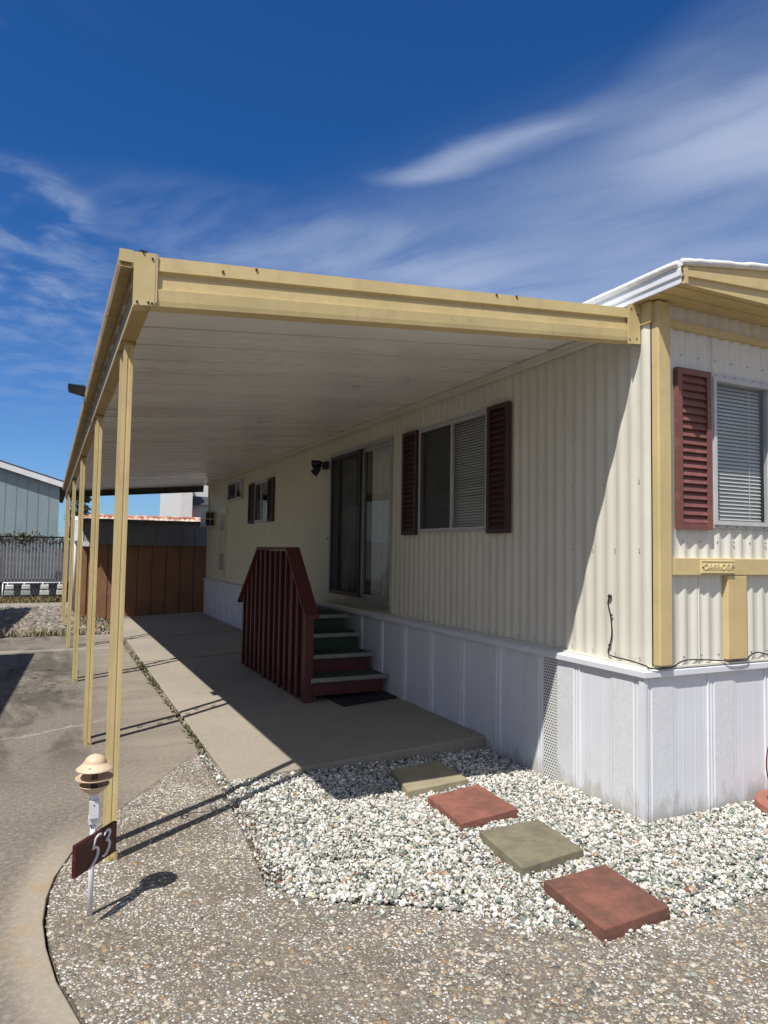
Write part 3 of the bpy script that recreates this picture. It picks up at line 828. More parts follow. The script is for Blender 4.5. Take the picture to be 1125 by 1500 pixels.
# skirting
def skirt(mb, a0, a1, place, skip=()):
    a = a0; k = 0
    L = []   # (along, depth, mat)
    while a < a1:
        seg = [(0, .003, 0), (.02, .003, 0), (.026, .007, 0), (.034, .003, 0), (.045, .003, 0), (.052, .0075, 1), (.215, .0075, 1), (.222, .004, 0), (.24, .004, 0), (.247, .0, 0),
               (.30, .0, 0), (.305, .0012, 0), (.31, .0, 0), (.40, .0, 0), (.405, .0012, 0), (.41, .0, 0), (.472, .0, 0), (.478, .0012, 0), (.484, .0, 0), (.500, .0, 0), (.503, .011, 0), (.507, .011, 0)]
        for p, d, m in seg:
            if a + p <= a1: L.append((a + p, d, m))
        a += .5085
    L.append((a1, .004, 0))
    for (p, d, m), (q, e, _) in zip(L[:-1], L[1:]):
        if any(s0 - .004 < (p + q) / 2 < s1 + .004 for s0, s1 in skip): continue
        mb.cur = m
        mb.add([place(p, d, .0 - .06), place(q, e, -.06), place(q, e, .815), place(p, d, .815)], [(0, 1, 2, 3)])
mb = MB()
SK = lambda a, d, z: (-d, a, z); SF = lambda a, d, z: (a, -d, z)
skirt(mb, .03, .75, SK); skirt(mb, .89, HEND, SK); skirt(mb, .0, HW, SF)
mb.cur = 0; mb.box(-.016, .006, -.016, .028, -.06, .815)
skirting = mb.build('skirting', [M['vinyl'], M['emboss']], home)
mb = MB(); mb.add([(-.003, .75, -.06), (-.003, .89, -.06), (-.003, .89, .815), (-.003, .75, .815)], [(0, 1, 2, 3)])
mb.build('vent_panel', M['perf'], home)
mb = MB()
for pl, a0, a1 in ((lambda a, d, z: (-d, a, z), -.030, HEND), (lambda a, d, z: (a, -d, z), -.030, HW)):
    prof = [(.0, .805), (.026, .802), (.030, .808), (.030, .838), (.020, .846), (-.02, .850), (-.03, .850), (-.03, .805)]
    n = len(prof); vv = [pl(-d, d, z) for d, z in prof] + [pl(a1, d, z) for d, z in prof]
    mb.add(vv, [(i, (i + 1) % n, n + (i + 1) % n, n + i) for i in range(n)] + [tuple(range(n)), tuple(range(2 * n - 1, n - 1, -1))])
mb.build('skirting_rail', M['vinyl'], home)
mb = MB(); mb.box(HX - .035, HX + .02, -.002, HEND, .848, .862); mb.box(HX + .0215, HW, -.028, .02, .8505, .8615)
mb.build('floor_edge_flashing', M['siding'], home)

# windows
def frame(mb, place, h, w, d0, d1):
    a0, a1, z0, z1 = h
    def bx(p, q, r, s):
        P = [place(x, d, z) for z in (r, s) for d in (d0, d1) for x in (p, q)]
        mb.add(P, [(0, 2, 3, 1), (4, 5, 7, 6), (0, 1, 5, 4), (2, 6, 7, 3), (0, 4, 6, 2), (1, 3, 7, 5)])
    bx(a0, a0 + w, z0, z1); bx(a1 - w, a1, z0, z1); bx(a0 + w, a1 - w, z0, z0 + w); bx(a0 + w, a1 - w, z1 - w, z1)
    return bx
def pane(place, h, d, name, mat, parent):
    mb = MB(); a0, a1, z0, z1 = h
    mb.add([place(a0, d, z0), place(a1, d, z0), place(a1, d, z1), place(a0, d, z1)], [(0, 1, 2, 3)])
    return mb.build(name, mat, parent)
def blind(place, h, d, parent, cords=()):
    mb = MB(); a0, a1, z0, z1 = h; z = z0 + .01
    while z < z1:
        mb.add([place(a0, d + .006, z), place(a1, d + .006, z), place(a1, d - .007, z + .0205), place(a0, d - .007, z + .0205)], [(0, 1, 2, 3)])
        z += .0235
    for c in cords:
        P = place(c, d + .011, z0); Q = place(c, d + .011, z1); mb.tube([P, Q], .002, 4)
    return mb.build('blind', M['blind'], parent)
def backing(place, h, d, parent):
    return pane(place, h, d, 'dark_room', M['dark'], parent)
def window(h, place, split=None, screen_half=None, fw_=.028, blinds=True, d0=-.02, d1=.026, rail=.011):
    mb = MB(); bx = frame(mb, place, h, fw_, d0, d1)
    # nail flange with dimples
    a0, a1, z0, z1 = h
    fl = frame(mb, place, (a0 - .022, a1 + .022, z0 - .022, z1 + .022), .0215, d1 - .013, d1 - .010)
    mb.cur = 1
    k = a0 + .03
    while k < a1:
        for z in (z0 - .011, z1 + .011):
            P = [place(k - .004, d1 - .009, z - .004), place(k + .004, d1 - .009, z - .004), place(k + .004, d1 - .009, z + .004), place(k - .004, d1 - .009, z + .004)]
            mb.add(P, [(0, 1, 2, 3)])
        k += .085
    w = mb.build('window', [M['alu_white'], M['black']], home)
    inn = (a0 + fw_, a1 - fw_, z0 + fw_, z1 - fw_)
    if split:
        mb = MB(); P = [place(x, d, z) for z in (inn[2] + .0005, inn[3] - .0005) for d in (-.012, .021) for x in (split - rail, split + rail)]
        mb.add(P, [(0, 2, 3, 1), (4, 5, 7, 6), (0, 1, 5, 4), (2, 6, 7, 3), (0, 4, 6, 2), (1, 3, 7, 5)])
        mb.build('meeting_rail', M['alu_white'], w)
    pane(place, inn, .004, 'pane', M['glass'], w)
    if screen_half: pane(place, screen_half, .016, 'insect_screen', M['screen'], w)
    if blinds: blind(place, (inn[0] + .004, inn[1] - .004, inn[2], inn[3]), -.045, w, [inn[0] + .07, inn[1] - .12])
    backing(place, (a0 + .005, a1 - .005, z0 + .005, z1 - .005), -.10, w)
    return w
w1 = window(W1, SIDE, 2.215, (2.223, 2.772, 1.708, 2.612), fw_=.018, rail=.0075)
tag(w1, 'two pane sliding window with horizontal blinds')
w2 = window(W2, SIDE, 8.24, (8.25, 8.592, 1.978, 2.572), blinds=False)
mb = MB(); mb.add([SIDE(7.86, -.05, 1.98), SIDE(8.18, -.05, 1.98), SIDE(8.18, -.05, 2.24), SIDE(7.86, -.05, 2.24)], [(0, 1, 2, 3)]); mb.build('cafe_curtain', M['curtain'], w2)
w3 = window(W3, SIDE, 10.0, (10.01, 10.59, 2.438, 2.727), blinds=False)
tag(w3, 'small high window near the far end')
mb = MB(); mb.add([SIDE(9.54, -.05, 2.44), SIDE(9.98, -.05, 2.44), SIDE(9.98, -.05, 2.73), SIDE(9.54, -.05, 2.73)], [(0, 1, 2, 3)]); mb.build('frosted_backing', M['blind'], w3)
w4 = window(FWN, FRONT, None, None, .026, True, -.02, .030)

def shutter(place, a0, a1, z0, z1, d0, d1, rails=()):
    mb = MB(); fwid = .036
    bx = frame(mb, place, (a0, a1, z0, z1), fwid, d0, d1)
    P = [place(x, d, z) for z in (z0 + .01, z1 - .01) for d in (d0, d0 + .003) for x in (a0 + .01, a1 - .01)]
    mb.add(P, [(0, 2, 3, 1), (4, 5, 7, 6), (0, 1, 5, 4), (2, 6, 7, 3), (0, 4, 6, 2), (1, 3, 7, 5)])
    n = max(4, round((z1 - z0 - 2 * fwid) / .0465)); st = (z1 - z0 - 2 * fwid) / n
    for i in range(n):
        z = z0 + fwid + i * st
        q0, q1 = a0 + fwid + .0005, a1 - fwid - .0005
        # tilted louvre with real thickness
        P = [place(q0, d1 - .004, z + .004), place(q1, d1 - .004, z + .004), place(q1, d0 + .006, z + st * .93), place(q0, d0 + .006, z + st * .93),
             place(q0, d1 - .010, z + .001), place(q1, d1 - .010, z + .001), place(q1, d0 + .003, z + st * .86), place(q0, d0 + .003, z + st * .86)]
        mb.add(P, [(0, 1, 2, 3), (7, 6, 5, 4), (0, 4, 5, 1), (2, 6, 7, 3), (0, 3, 7, 4), (1, 5, 6, 2)])
    return mb
def shutter_obj(place, *a, mat):
    return shutter(place, *a).build('shutter', mat, home)
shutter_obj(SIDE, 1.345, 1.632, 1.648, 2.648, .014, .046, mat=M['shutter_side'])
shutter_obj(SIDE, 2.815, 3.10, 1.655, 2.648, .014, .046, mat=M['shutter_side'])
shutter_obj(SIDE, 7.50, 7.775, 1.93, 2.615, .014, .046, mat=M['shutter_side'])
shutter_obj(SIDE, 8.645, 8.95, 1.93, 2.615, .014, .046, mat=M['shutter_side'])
s4 = shutter_obj(FRONT, .235, .518, 1.655, 2.615, .014, .042, mat=M['shutter']); tag(s4, 'sun faded burgundy louvred shutter on the front wall')
s5 = shutter_obj(FRONT, 1.135, 1.42, 1.655, 2.615, .014, .042, mat=M['shutter'])

# sliding glass door
mb = MB(); bx = frame(mb, SIDE, DR, .035, -.06, .030); bx(DR[0] - .02, DR[1] + .02, DR[2] - .055, DR[2] - .001)
mb.cur = 1
z = DR[2] + .05
while z < DR[3]:
    mb.add([SIDE(DR[0] + .003, .0305, z), SIDE(DR[0] + .011, .0305, z), SIDE(DR[0] + .011, .0305, z + .008), SIDE(DR[0] + .003, .0305, z + .008)], [(0, 1, 2, 3)]); z += .12
door = mb.build('sliding_door', [M['alu'], M['black']], home)
tag(door, 'aluminium sliding glass door with a dark screen panel')
dm = 4.185; zi0, zi1 = DR[2] + .036, DR[3] - .036
mb = MB(); frame(mb, SIDE, (dm - .02, DR[1] - .037, zi0, zi1), .045, .006, .027)
sp_ = mb.build('screen_panel', M['black'], door)
pane(SIDE, (dm + .025, DR[1] - .082, zi0 + .045, zi1 - .045), .016, 'insect_screen', M['screen'], door)
mb = MB(); frame(mb, SIDE, (DR[0] + .037, dm + .02, zi0, zi1), .04, -.035, -.008); frame(mb, SIDE, (dm - .02, DR[1] - .037, zi0, zi1), .04, -.058, -.037)
mb.build('glass_panel', M['alu'], door)
pane(SIDE, (DR[0] + .077, dm - .02, zi0 + .04, zi1 - .04), -.02, 'pane', M['glass'], door)
pane(SIDE, (dm + .02, DR[1] - .077, zi0 + .04, zi1 - .04), -.045, 'pane', M['glass'], door)
mb = MB()
pts = [(DR[0] + .04 + i * .0125, -.085 - .014 * math.sin(i * .62 + .8 * math.sin(i * .13))) for i in range(int(.70 / .0125))]
for (a, da), (b, db) in zip(pts[:-1], pts[1:]):
    mb.add([SIDE(a, da, zi0), SIDE(b, db, zi0), SIDE(b, db, zi1), SIDE(a, da, zi1)], [(0, 1, 2, 3)])
pts = [(4.55 + i * .015, -.10 - .018 * math.sin(i * .55)) for i in range(30)]
for (a, da), (b, db) in zip(pts[:-1], pts[1:]):
    mb.add([SIDE(a, da, zi0), SIDE(b, db, zi0), SIDE(b, db, zi1), SIDE(a, da, zi1)], [(0, 1, 2, 3)])
mb.smooth = True
mb.build('curtain', M['curtain'], door)
backing(SIDE, (DR[0] + .005, DR[1] - .005, DR[2] + .005, DR[3] - .005), -.16, door)
mb = MB(); mb.lathe([(.0, 0), (.022, .0), (.022, .004), (.0, .004)], (0, 0, 0), 16)
for q in range(len(mb.v)):
    x, y, z = mb.v[q]; mb.v[q] = (HX + .0235 - z * .5, 3.50 + x * .8, 1.07 + y)
mb.build('round_sticker', M['black'], door)
mb = MB(); frame(mb, SIDE, (5.14, 5.16, 1.62, 1.66), .004, .012, .02); mb.build('doorbell', M['yellow_dirty'], home)
# water heater hatch with two louvred vents
mb = MB(); bx = frame(mb, SIDE, (10.68, 11.26, .93, 2.33), .03, .010, .022); bx(10.71, 11.23, .96, 2.30)
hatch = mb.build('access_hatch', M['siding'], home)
for z0 in (1.08, 1.86):
    mb = MB(); bx = frame(mb, SIDE, (10.80, 11.12, z0, z0 + .32), .02, .0225, .030)
    for k in range(9): bx(10.82, 11.10, z0 + .03 + k * .03, z0 + .045 + k * .03)
    mb.build('vent', M['alu'], hatch)
# far corner trim, ledger under the awning
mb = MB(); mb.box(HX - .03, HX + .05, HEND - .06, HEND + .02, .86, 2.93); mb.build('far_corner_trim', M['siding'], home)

# ------------------------------------------------------------------ carport awning
AY0, AY1 = .085, 13.02
awn = thing('carport_awning', (-2.754, .674, 0), 'long mustard metal carport awning with white ribbed ceiling on slim posts', 'awning')
def cz(x): return 2.64 + .0935 * (x + 2.75)
XL, XR = -2.80, HX - .016
mb = MB(); y = AY0 + .03; k = 0
prof = []
while y < AY1 - .05:
    prof += [(y, 0), (y + .158, 0), (y + .162, .012), (y + .168, .012), (y + .172, .002), (y + .328, .002), (y + .330, .045), (y + .352, .045)]
    y += .352
prof.append((AY1 - .03, 0))
for (a, da), (b, db) in zip(prof[:-1], prof[1:]):
    mb.add([(XL, a, cz(XL) + da), (XR, a, cz(XR) + da), (XR, b, cz(XR) + db), (XL, b, cz(XL) + db)], [(0, 1, 2, 3)])
mb.cur = 0
mb.add([(XL, AY0, cz(XL) + .055), (XR, AY0, cz(XR) + .055), (XR, AY1, cz(XR) + .055), (XL, AY1, cz(XL) + .055)], [(0, 1, 2, 3)])
mb.build('ceiling_panels', M['ceil'], awn)
mb = MB(); mb.box(HX - .060, HX - .0135, AY0 + .02, HEND, cz(0) - .045, cz(0) - .006); mb.box(HX - .075, HX - .0605, AY0 + .02, HEND, cz(0) - .030, cz(0) - .004)
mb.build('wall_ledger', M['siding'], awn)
# front and far fascia: pressed W profile, height follows the slope
def fascia(y, s, mat, name):
    mb = MB()
    pr = [(.0, 1.0), (.0, .985), (.018, .98), (.020, .70), (.004, .665), (.002, .62), (.008, .60), (.010, .355), (.021, .335), (.021, .315), (.019, .10), (.016, 0.0), (-.055, -.012), (-.055, .02)]
    pts = []
    for t_ in (0, 1):
        x = -2.795 + t_ * (HX - .012 + 2.795); zt = 2.728 + t_ * .237; zb = 2.512 + t_ * .255
        pts.append([(x, y - s * d, zb + (zt - zb) * f) for d, f in pr])
    n = len(pr)
    mb.add(pts[0] + pts[1], [(i, i + 1, n + i + 1, n + i) for i in range(n - 1)])
    return mb, pts
mb, pts = fascia(AY0, 1, None, None)
x0 = -2.795
mb.build('front_fascia', M['yellow'], awn)
mb = MB()
def endcap(mb, xa, xb, za, zc, zb, zd, y0, y1):
    mb.hexa([(xa, y0, za), (xb, y0, zb), (xb, y1, zb), (xa, y1, za)], [(xa, y0, zc), (xb, y0, zd), (xb, y1, zd), (xa, y1, zc)])
endcap(mb, -2.802, -2.715, 2.508, 2.733, 2.516, 2.740, AY0 - .027, AY0 - .0225)
endcap(mb, -2.7145, -2.706, 2.53, 2.738, 2.531, 2.739, AY0 - .0255, AY0 - .0215)
mb.cur = 1
for px, pz in ((-2.785, 2.522), (-2.74, 2.526), (-2.725, 2.524), (-2.765, 2.735), (-2.728, 2.715)):
    mb.box(px - .004, px + .004, AY0 - .031, AY0 - .0272, pz - .004, pz + .004)
mb.box(-2.782, -2.75, AY0 - .029, AY0 + .01, 2.7405, 2.744)
mb.build('corner_cap', [M['yellow'], M['black']], awn)
mb = MB(); endcap(mb, -.055, HX - .019, 2.738, 2.974, 2.748, 2.983, AY0 - .027, AY0 - .0225)
mb.build('end_bracket', M['yellow'], awn)
for px, pz in ((-.03, 2.95), (.02, 2.92), (-.045, 2.765), (.01, 2.775)):
    mb = MB(); mb.box(px - .004, px + .004, AY0 - .031, AY0 - .0272, pz - .004, pz + .004); mb.build('screw', M['litter'], awn)
for px, f in ((-2.28, .93), (-.98, .95), (-.85, .96), (-2.43, .8)):
    pz = 2.728 + (px + 2.795) / 2.85 * .237 - (1 - f) * .2
    mb = MB(); mb.box(px - .005, px + .005, AY0 - .024, AY0 - .0185, pz - .005, pz + .005); mb.build('rivet', M['litter'], awn)
mb, _ = fascia(AY1, -1, None, None); mb.build('far_fascia', M['shade_mustard'], awn)
# gutter
mb = MB()
gp = [(-2.858, 2.735), (-2.858, 2.688), (-2.852, 2.664), (-2.806, 2.664), (-2.806, 2.670), (-2.847, 2.671), (-2.851, 2.690), (-2.851, 2.735)]
n = len(gp); vv = [(x, AY0 - .02, z) for x, z in gp] + [(x, AY1, z) for x, z in gp]
mb.add(vv, [(i, (i + 1) % n, n + (i + 1) % n, n + i) for i in range(n)] + [tuple(range(n)), tuple(range(2 * n - 1, n - 1, -1))])
for y in (.75, 3.6, 6.4, 9.2): mb.box(-2.8600, -2.8065, y, y + .035, 2.6605, 2.6635)
mb.box(-2.8055, -2.7915, AY0 + .002, AY1 - .01, 2.636, 2.70); mb.box(-2.857, -2.8075, AY0 - .012, AY0 - .006, 2.666, 2.70)
mb.cur = 1; mb.box(-2.860, -2.803, AY0 - .0265, AY0 - .0205, 2.685, 2.737)
mb.build('gutter', [M['yellow_dirty'], M['yellow']], awn)
mb = MB()   # header beam with lower lip
mb.box(-2.790, -2.725, AY0 + .0, AY1 - .02, 2.515, 2.634)
mb.cur = 1; mb.box(-2.797, -2.7905, AY0 + .02, AY1 - .03, 2.513, 2.530)
mb.build('header_beam', [M['yellow_dirty'], M['yellow']], awn)
# posts: two square tubes joined by S scrolls
def scroll(mb, y0, y1, z0, z1, flip):
    pts = []; n = 46; yc = (y0 + y1) / 2; hw = (y1 - y0) / 2 - .006
    r0 = hw * .62
    for end in (0, 1):
        sgn = 1 if end == 0 else -1
        cz_ = z0 + r0 + .01 if end == 0 else z1 - r0 - .01
        cy_ = yc + sgn * flip * (hw - r0)
        seq = []
        for i in range(n):
            a = i / (n - 1) * 2.15 * PI
            r = r0 * (1 - .70 * i / (n - 1))
            ang = PI / 2 * sgn + (0 if end == 0 else 0)
            seq.append((0, cy_ + flip * sgn * r * math.cos(a) * 1.0, cz_ - sgn * r * math.sin(a)))
        if end == 0: first = seq[::-1]
        else: last = seq
    pts = first + last
    mb.tube([(x, y, z) for x, y, z in pts], .0056, 6)
PY = [.674, 2.836, 5.60, 8.44, 11.53, 12.92]
po = (-2.756, PY[0], 0)
mb = MB(); w_ = .0215
def bar(mb, yc):
    q = [(-w_, -w_), (-w_ * .25, -w_), (-w_ * .18, -w_ + .003), (w_ * .18, -w_ + .003), (w_ * .25, -w_), (w_, -w_), (w_, w_), (-w_, w_)]
    n = len(q); vv = [(-2.756 + x, yc + y, -.02) for x, y in q] + [(-2.756 + x, yc + y, 2.512) for x, y in q]
    mb.add(vv, [(i, (i + 1) % n, n + (i + 1) % n, n + i) for i in range(n)])
bar(mb, PY[0]); bar(mb, PY[0] + .195)
for z in (.45, 1.25, 2.05): pass
mb.cur = 1
for yc in (PY[0], PY[0] + .195):
    mb.box(-2.756 + .0225, -2.756 + .03, yc - .02, yc + .012, -.004, .045); mb.box(-2.756 - .004, -2.756 + .006, yc - .027, yc - .022, .018, .028)
    mb.box(-2.788, -2.724, yc - .028, yc + .028, 2.5005, 2.5115)
post = mb.build('post', [M['yellow'], M['yellow_dirty']], awn, po)
mb = MB(); mb.smooth = True
for z0 in (.76, 1.28, 1.80): scroll(mb, PY[0] + .024, PY[0] + .171, z0, z0 + .42, 1)
for v_ in range(len(mb.v)): mb.v[v_] = (mb.v[v_][0] - 2.756, mb.v[v_][1], mb.v[v_][2])
mb.build('scrollwork', M['yellow'], post)
for y in PY[1:]:
    c = copy_tree(post, awn); c.location = (0 + po[0] + 2.754, y - PY[0], 0)

# ------------------------------------------------------------------ entry steps
st = thing('entry_steps', (-.45, 3.3, .06), 'maroon board sided entry steps with green treads below the sliding door', 'steps')
TY = [3.27, 3.58, 3.87, 4.18]; TZ = [.29, .46, .63, .795]; SX0, SX1 = -.79, -.035
for i in range(4):
    y1 = TY[i + 1] + .03 if i < 3 else 5.62
    mb = MB(); mb.box(SX0, SX1 - .012 * i, TY[i] + .012, y1, TZ[i] - .032, TZ[i])
    t_ = mb.build('tread', M['green'], st, bevel=.006)
    mb = MB(); mb.box(SX0 - .03 * (i == 0) + .001, SX1 - .012 * i + .012, TY[i] - .014, TY[i] + .0115, TZ[i] - .036, TZ[i] + .006)
    mb.build('nosing', M['nosing'], t_, bevel=.006)
    zb = TZ[i - 1] + .002 if i else slabz(-.4, 3) + .045
    mb = MB(); mb.box(SX0, SX1 - .03 - .012 * i, TY[i] + .02, TY[i] + .045, zb, TZ[i] - .0365)
    mb.build('riser', M['maroon'] if i < 2 else M['greenpaint'], st)
mb = MB(); mb.box(SX0 + .002, SX0 + .04, 3.32, 5.60, .07, .255); mb.box(SX1 - .11, SX1 - .075, 3.32, 5.6, .09, .25); mb.box(SX1 - .11, SX1 - .075, 4.25, 5.6, .25, .76)
mb.build('stringer', M['maroon'], st)
# outer board wall: battens under a sloped cap
PX0, PX1 = -.875, -.80
def topz(y):
    if y < 3.86: return .93 + (y - 3.31) / (3.86 - 3.31) * (1.49 - .93)
    if y < 4.95: return 1.49
    return 1.49 - (y - 4.95) / (5.74 - 4.95) * (1.49 - .87)
mb = MB(); y = 3.345; k = 0
while y < 5.70:
    wd = .132; y1 = min(y + wd, 5.71); g0 = random.uniform(-.004, .004); zb = slabz(-.85, 0) + random.uniform(.006, .03); tl = random.uniform(-.006, .006)
    ys_ = [y + .003] + [q for q in (3.86, 4.95) if y + .004 < q < y1 - .004] + [y1 - .003]
    for a, b in zip(ys_[:-1], ys_[1:]):
        x0_ = PX0 + g0 + .02
        mb.add([(x0_, a, zb), (x0_ + .022, a, zb), (x0_ + .022, b, zb), (x0_, b, zb), (x0_, a, topz(a) - .005), (x0_ + .022, a, topz(a) - .005), (x0_ + .022, b, topz(b) - .005), (x0_, b, topz(b) - .005)],
               [(3, 2, 1, 0), (4, 5, 6, 7), (0, 1, 5, 4), (1, 2, 6, 5), (2, 3, 7, 6), (3, 0, 4, 7)])
    if k:   # batten over each joint
        bw = .021
        mb.hexa([(PX0 - .004, y - bw, zb), (PX0 + .0145, y - bw, zb), (PX0 + .0145, y + bw, zb), (PX0 - .004, y + bw, zb)],
                [(PX0 - .004 + tl, y - bw, min(topz(y - bw), topz(y + bw)) - .008), (PX0 + .0145, y - bw, min(topz(y - bw), topz(y + bw)) - .008), (PX0 + .0145, y + bw, min(topz(y - bw), topz(y + bw)) - .008), (PX0 - .004 + tl, y + bw, min(topz(y - bw), topz(y + bw)) - .008)])
    y += .19; k += 1
    if y < 5.70:   # recessed board between
        pass
mb.cur = 0
yb = [3.36, 3.86, 4.95, 5.70]
for a, b in zip(yb[:-1], yb[1:]):
    x0_ = PX0 + .044
    mb.add([(x0_, a, .075), (x0_ + .02, a, .075), (x0_ + .02, b, .075), (x0_, b, .075), (x0_, a, topz(a) - .005), (x0_ + .02, a, topz(a) - .005), (x0_ + .02, b, topz(b) - .005), (x0_, b, topz(b) - .005)],
           [(3, 2, 1, 0), (4, 5, 6, 7), (0, 1, 5, 4), (1, 2, 6, 5), (2, 3, 7, 6), (3, 0, 4, 7)])
mb.build('side_panel', M['maroon'], st)
mb = MB(); mb.box(PX0 + .0, PX1 + .012, 3.30, 3.343, slabz(-.85, 0) + .003, topz(3.31) - .006); mb.build('end_board', M['maroon'], st, bevel=.004)
mb = MB()
CY = [3.235, 3.86, 4.95, 5.80]; CX0, CX1 = -.905, -.762
zt = lambda y: topz(y) if 3.3 < y < 5.74 else (.93 - (3.31 - y) * 1.018 if y < 3.4 else .87 - (y - 5.74) * .785)
for a, b in zip(CY[:-1], CY[1:]):
    mb.hexa([(CX0, a, zt(a)), (CX1, a, zt(a)), (CX1, b, zt(b)), (CX0, b, zt(b))], [(CX0, a, zt(a) + .034), (CX1, a, zt(a) + .034), (CX1, b, zt(b) + .034), (CX0, b, zt(b) + .034)])
mb.build('handrail_cap', M['maroon'], st)

# door mat
mb = MB(); z = lambda x: slabz(x, 0)
mb.hexa([(-.60, 2.98, z(-.6) + .002), (.0 - .035, 3.04, z(-.03) + .002), (-.035, 3.42, z(-.03) + .002), (-.62, 3.50, z(-.6) + .002)],
        [(-.60, 2.98, z(-.6) + .016), (-.035, 3.04, z(-.03) + .016), (-.035, 3.42, z(-.03) + .016), (-.62, 3.50, z(-.6) + .016)])
tag(mb.build('door_mat', M['rubber'], origin=(-.3, 3.2, .08)), 'flat black rubber mat on the slab before the lowest step', 'door mat')

# ------------------------------------------------------------------ stepping stones
def stone(pts, z0, z1, mat, label):
    mb = MB()
    cx = sum(p[0] for p in pts) / 4; cy = sum(p[1] for p in pts) / 4
    def sub(pts, n=9):
        out = []
        for i in range(4):
            a, b = pts[i], pts[(i + 1) % 4]
            for k in range(n):
                f = k / n; out.append((a[0] + (b[0] - a[0]) * f + random.uniform(-.0018, .0018), a[1] + (b[1] - a[1]) * f + random.uniform(-.0018, .0018)))
        return out
    pp = sub(pts); n = len(pp)
    sc = lambda s: [(cx + (x - cx) * s, cy + (y - cy) * s) for x, y in pp]
    rings = [(sc(1.0), z0), (sc(1.004), z0 + (z1 - z0) * .5), (sc(.998), z1 - .006), (sc(.985), z1 - .0015), (sc(.955), z1)]
    vs_ = []; fs_ = []
    for pl, z in rings: vs_ += [(x, y, z + random.uniform(-.0008, .0008)) for x, y in pl]
    for r in range(len(rings) - 1):
        fs_ += [(r * n + i, r * n + (i + 1) % n, (r + 1) * n + (i + 1) % n, (r + 1) * n + i) for i in range(n)]
    fs_.append(tuple((len(rings) - 1) * n + i for i in range(n)))
    mb.smooth = False; mb.add(vs_, fs_)
    o = mb.build('stepping_stone', mat, origin=(cx, cy, z0))
    return tag(o, label, 'stepping stone', 'square stepping stones crossing the gravel')
stone([(-1.067, .83), (-.607, .884), (-.586, 1.319), (-.981, 1.237)], -.005, .058, M['tanstone'], 'tan stepping stone half in shade, nearest the patio slab')
stone([(-1.042, .267), (-.634, .328), (-.605, .769), (-1.003, .701)], -.005, .060, M['redstone'], 'smooth rose red stepping stone between the tan and olive grey ones')
stone([(-1.065, -.293), (-.66, -.244), (-.623, .159), (-1.011, .144)], -.005, .060, M['greystone'], 'olive grey stepping stone between the two red ones')
stone([(-1.095, -.85), (-.719, -.824), (-.683, -.414), (-1.054, -.436)], -.008, .060, M['redstone2'], 'brown stained red stepping stone touching the aggregate paving')
mb = MB(); mb.lathe([(.27, -.01), (.275, .03), (.272, .062), (.262, .068), (0.001, .068)], (.965, -.30, 0), 40)
tag(mb.build('round_paver', M['paleredstone'], origin=(.965, -.30, 0)), 'pale red round paver beside the white front skirting', 'paver')
hp = thing('plant_hoop', (1.0, -.24, .068), 'dark wire plant hoop standing on the pale red round paver', 'plant support')
mb = MB(); mb.smooth = True
mb.tube([(.922 + .20 * math.cos(a), -.20 + .02 * math.cos(a), .30 + .20 * math.sin(a)) for a in [i / 60 * 2 * PI for i in range(61)]], .0042, 6)
mb.build('ring', M['maroon'], hp)
mb = MB(); mb.smooth = True; mb.tube([(.922, -.20, .098), (.925, -.21, .066)], .005, 6); mb.tube([(.922, -.215, .090), (.86, -.25, .072)], .004, 6); mb.tube([(.922, -.215, .090), (.99, -.25, .072)], .004, 6); mb.build('stem', M['maroon'], hp)

# ------------------------------------------------------------------ path light and address sign
pl = thing('path_light', (-2.872, .165, 0), 'beige three tier pagoda path light on a white stake by the front post', 'path light')
c0 = (-2.872, .165, 0)
mb = MB(); mb.smooth = True; mb.tube([(-2.872, .165, -.05), (-2.872, .165, .375)], .0108, 12); mb.build('stake', M['stake'], pl)
mb = MB(); mb.box(-2.890, -2.856, .147, .181, .372, .40); mb.box(-2.8885, -2.8535, .138, .184, .398, .468); mb.box(-2.886, -2.858, .150, .180, .466, .492)
mb.cur = 1; mb.box(-2.874, -2.869, .1365, .1379, .448, .453)
mb.build('connector_box', [M['stake'], M['black']], pl, bevel=.004)
mb = MB(); mb.smooth = True
mb.lathe([(.0, .49), (.014, .49), (.013, .518), (.012, .62), (.0, .62)], c0, 16); mb.build('core', M['beige_dark'], pl)
mb = MB(); mb.smooth = True
mb.lathe([(.010, .494), (.022, .497), (.036, .506), (.050, .518), (.0575, .529), (.0585, .532), (.0560, .532), (.046, .521), (.032, .511), (.010, .505)], (c0[0], c0[1], -.004), 36); mb.build('shade', M['beige'], pl)
mb = MB(); mb.smooth = True
mb.lathe([(.012, .553), (.030, .5535), (.052, .556), (.067, .561), (.0735, .5655), (.0738, .568), (.0712, .568), (.062, .564), (.045, .560), (.012, .558)], (c0[0], c0[1], -.010), 36); mb.build('shade', M['beige'], pl)
mb = MB(); mb.smooth = True
mb.lathe([(.0, .592), (.040, .590), (.070, .589), (.0735, .590), (.0730, .593), (.062, .601), (.046, .613), (.0425, .616), (.0425, .622), (.036, .634), (.024, .643), (.010, .648), (0, .649)], c0, 36)
mb.smooth = False
for a in (-2.0, .3, 2.4): mb.box(c0[0] + .056 * math.cos(a) - .004, c0[0] + .056 * math.cos(a) + .004, c0[1] + .056 * math.sin(a) - .004, c0[1] + .056 * math.sin(a) + .004, .600, .609)
mb.build('cap', M['beige'], pl)
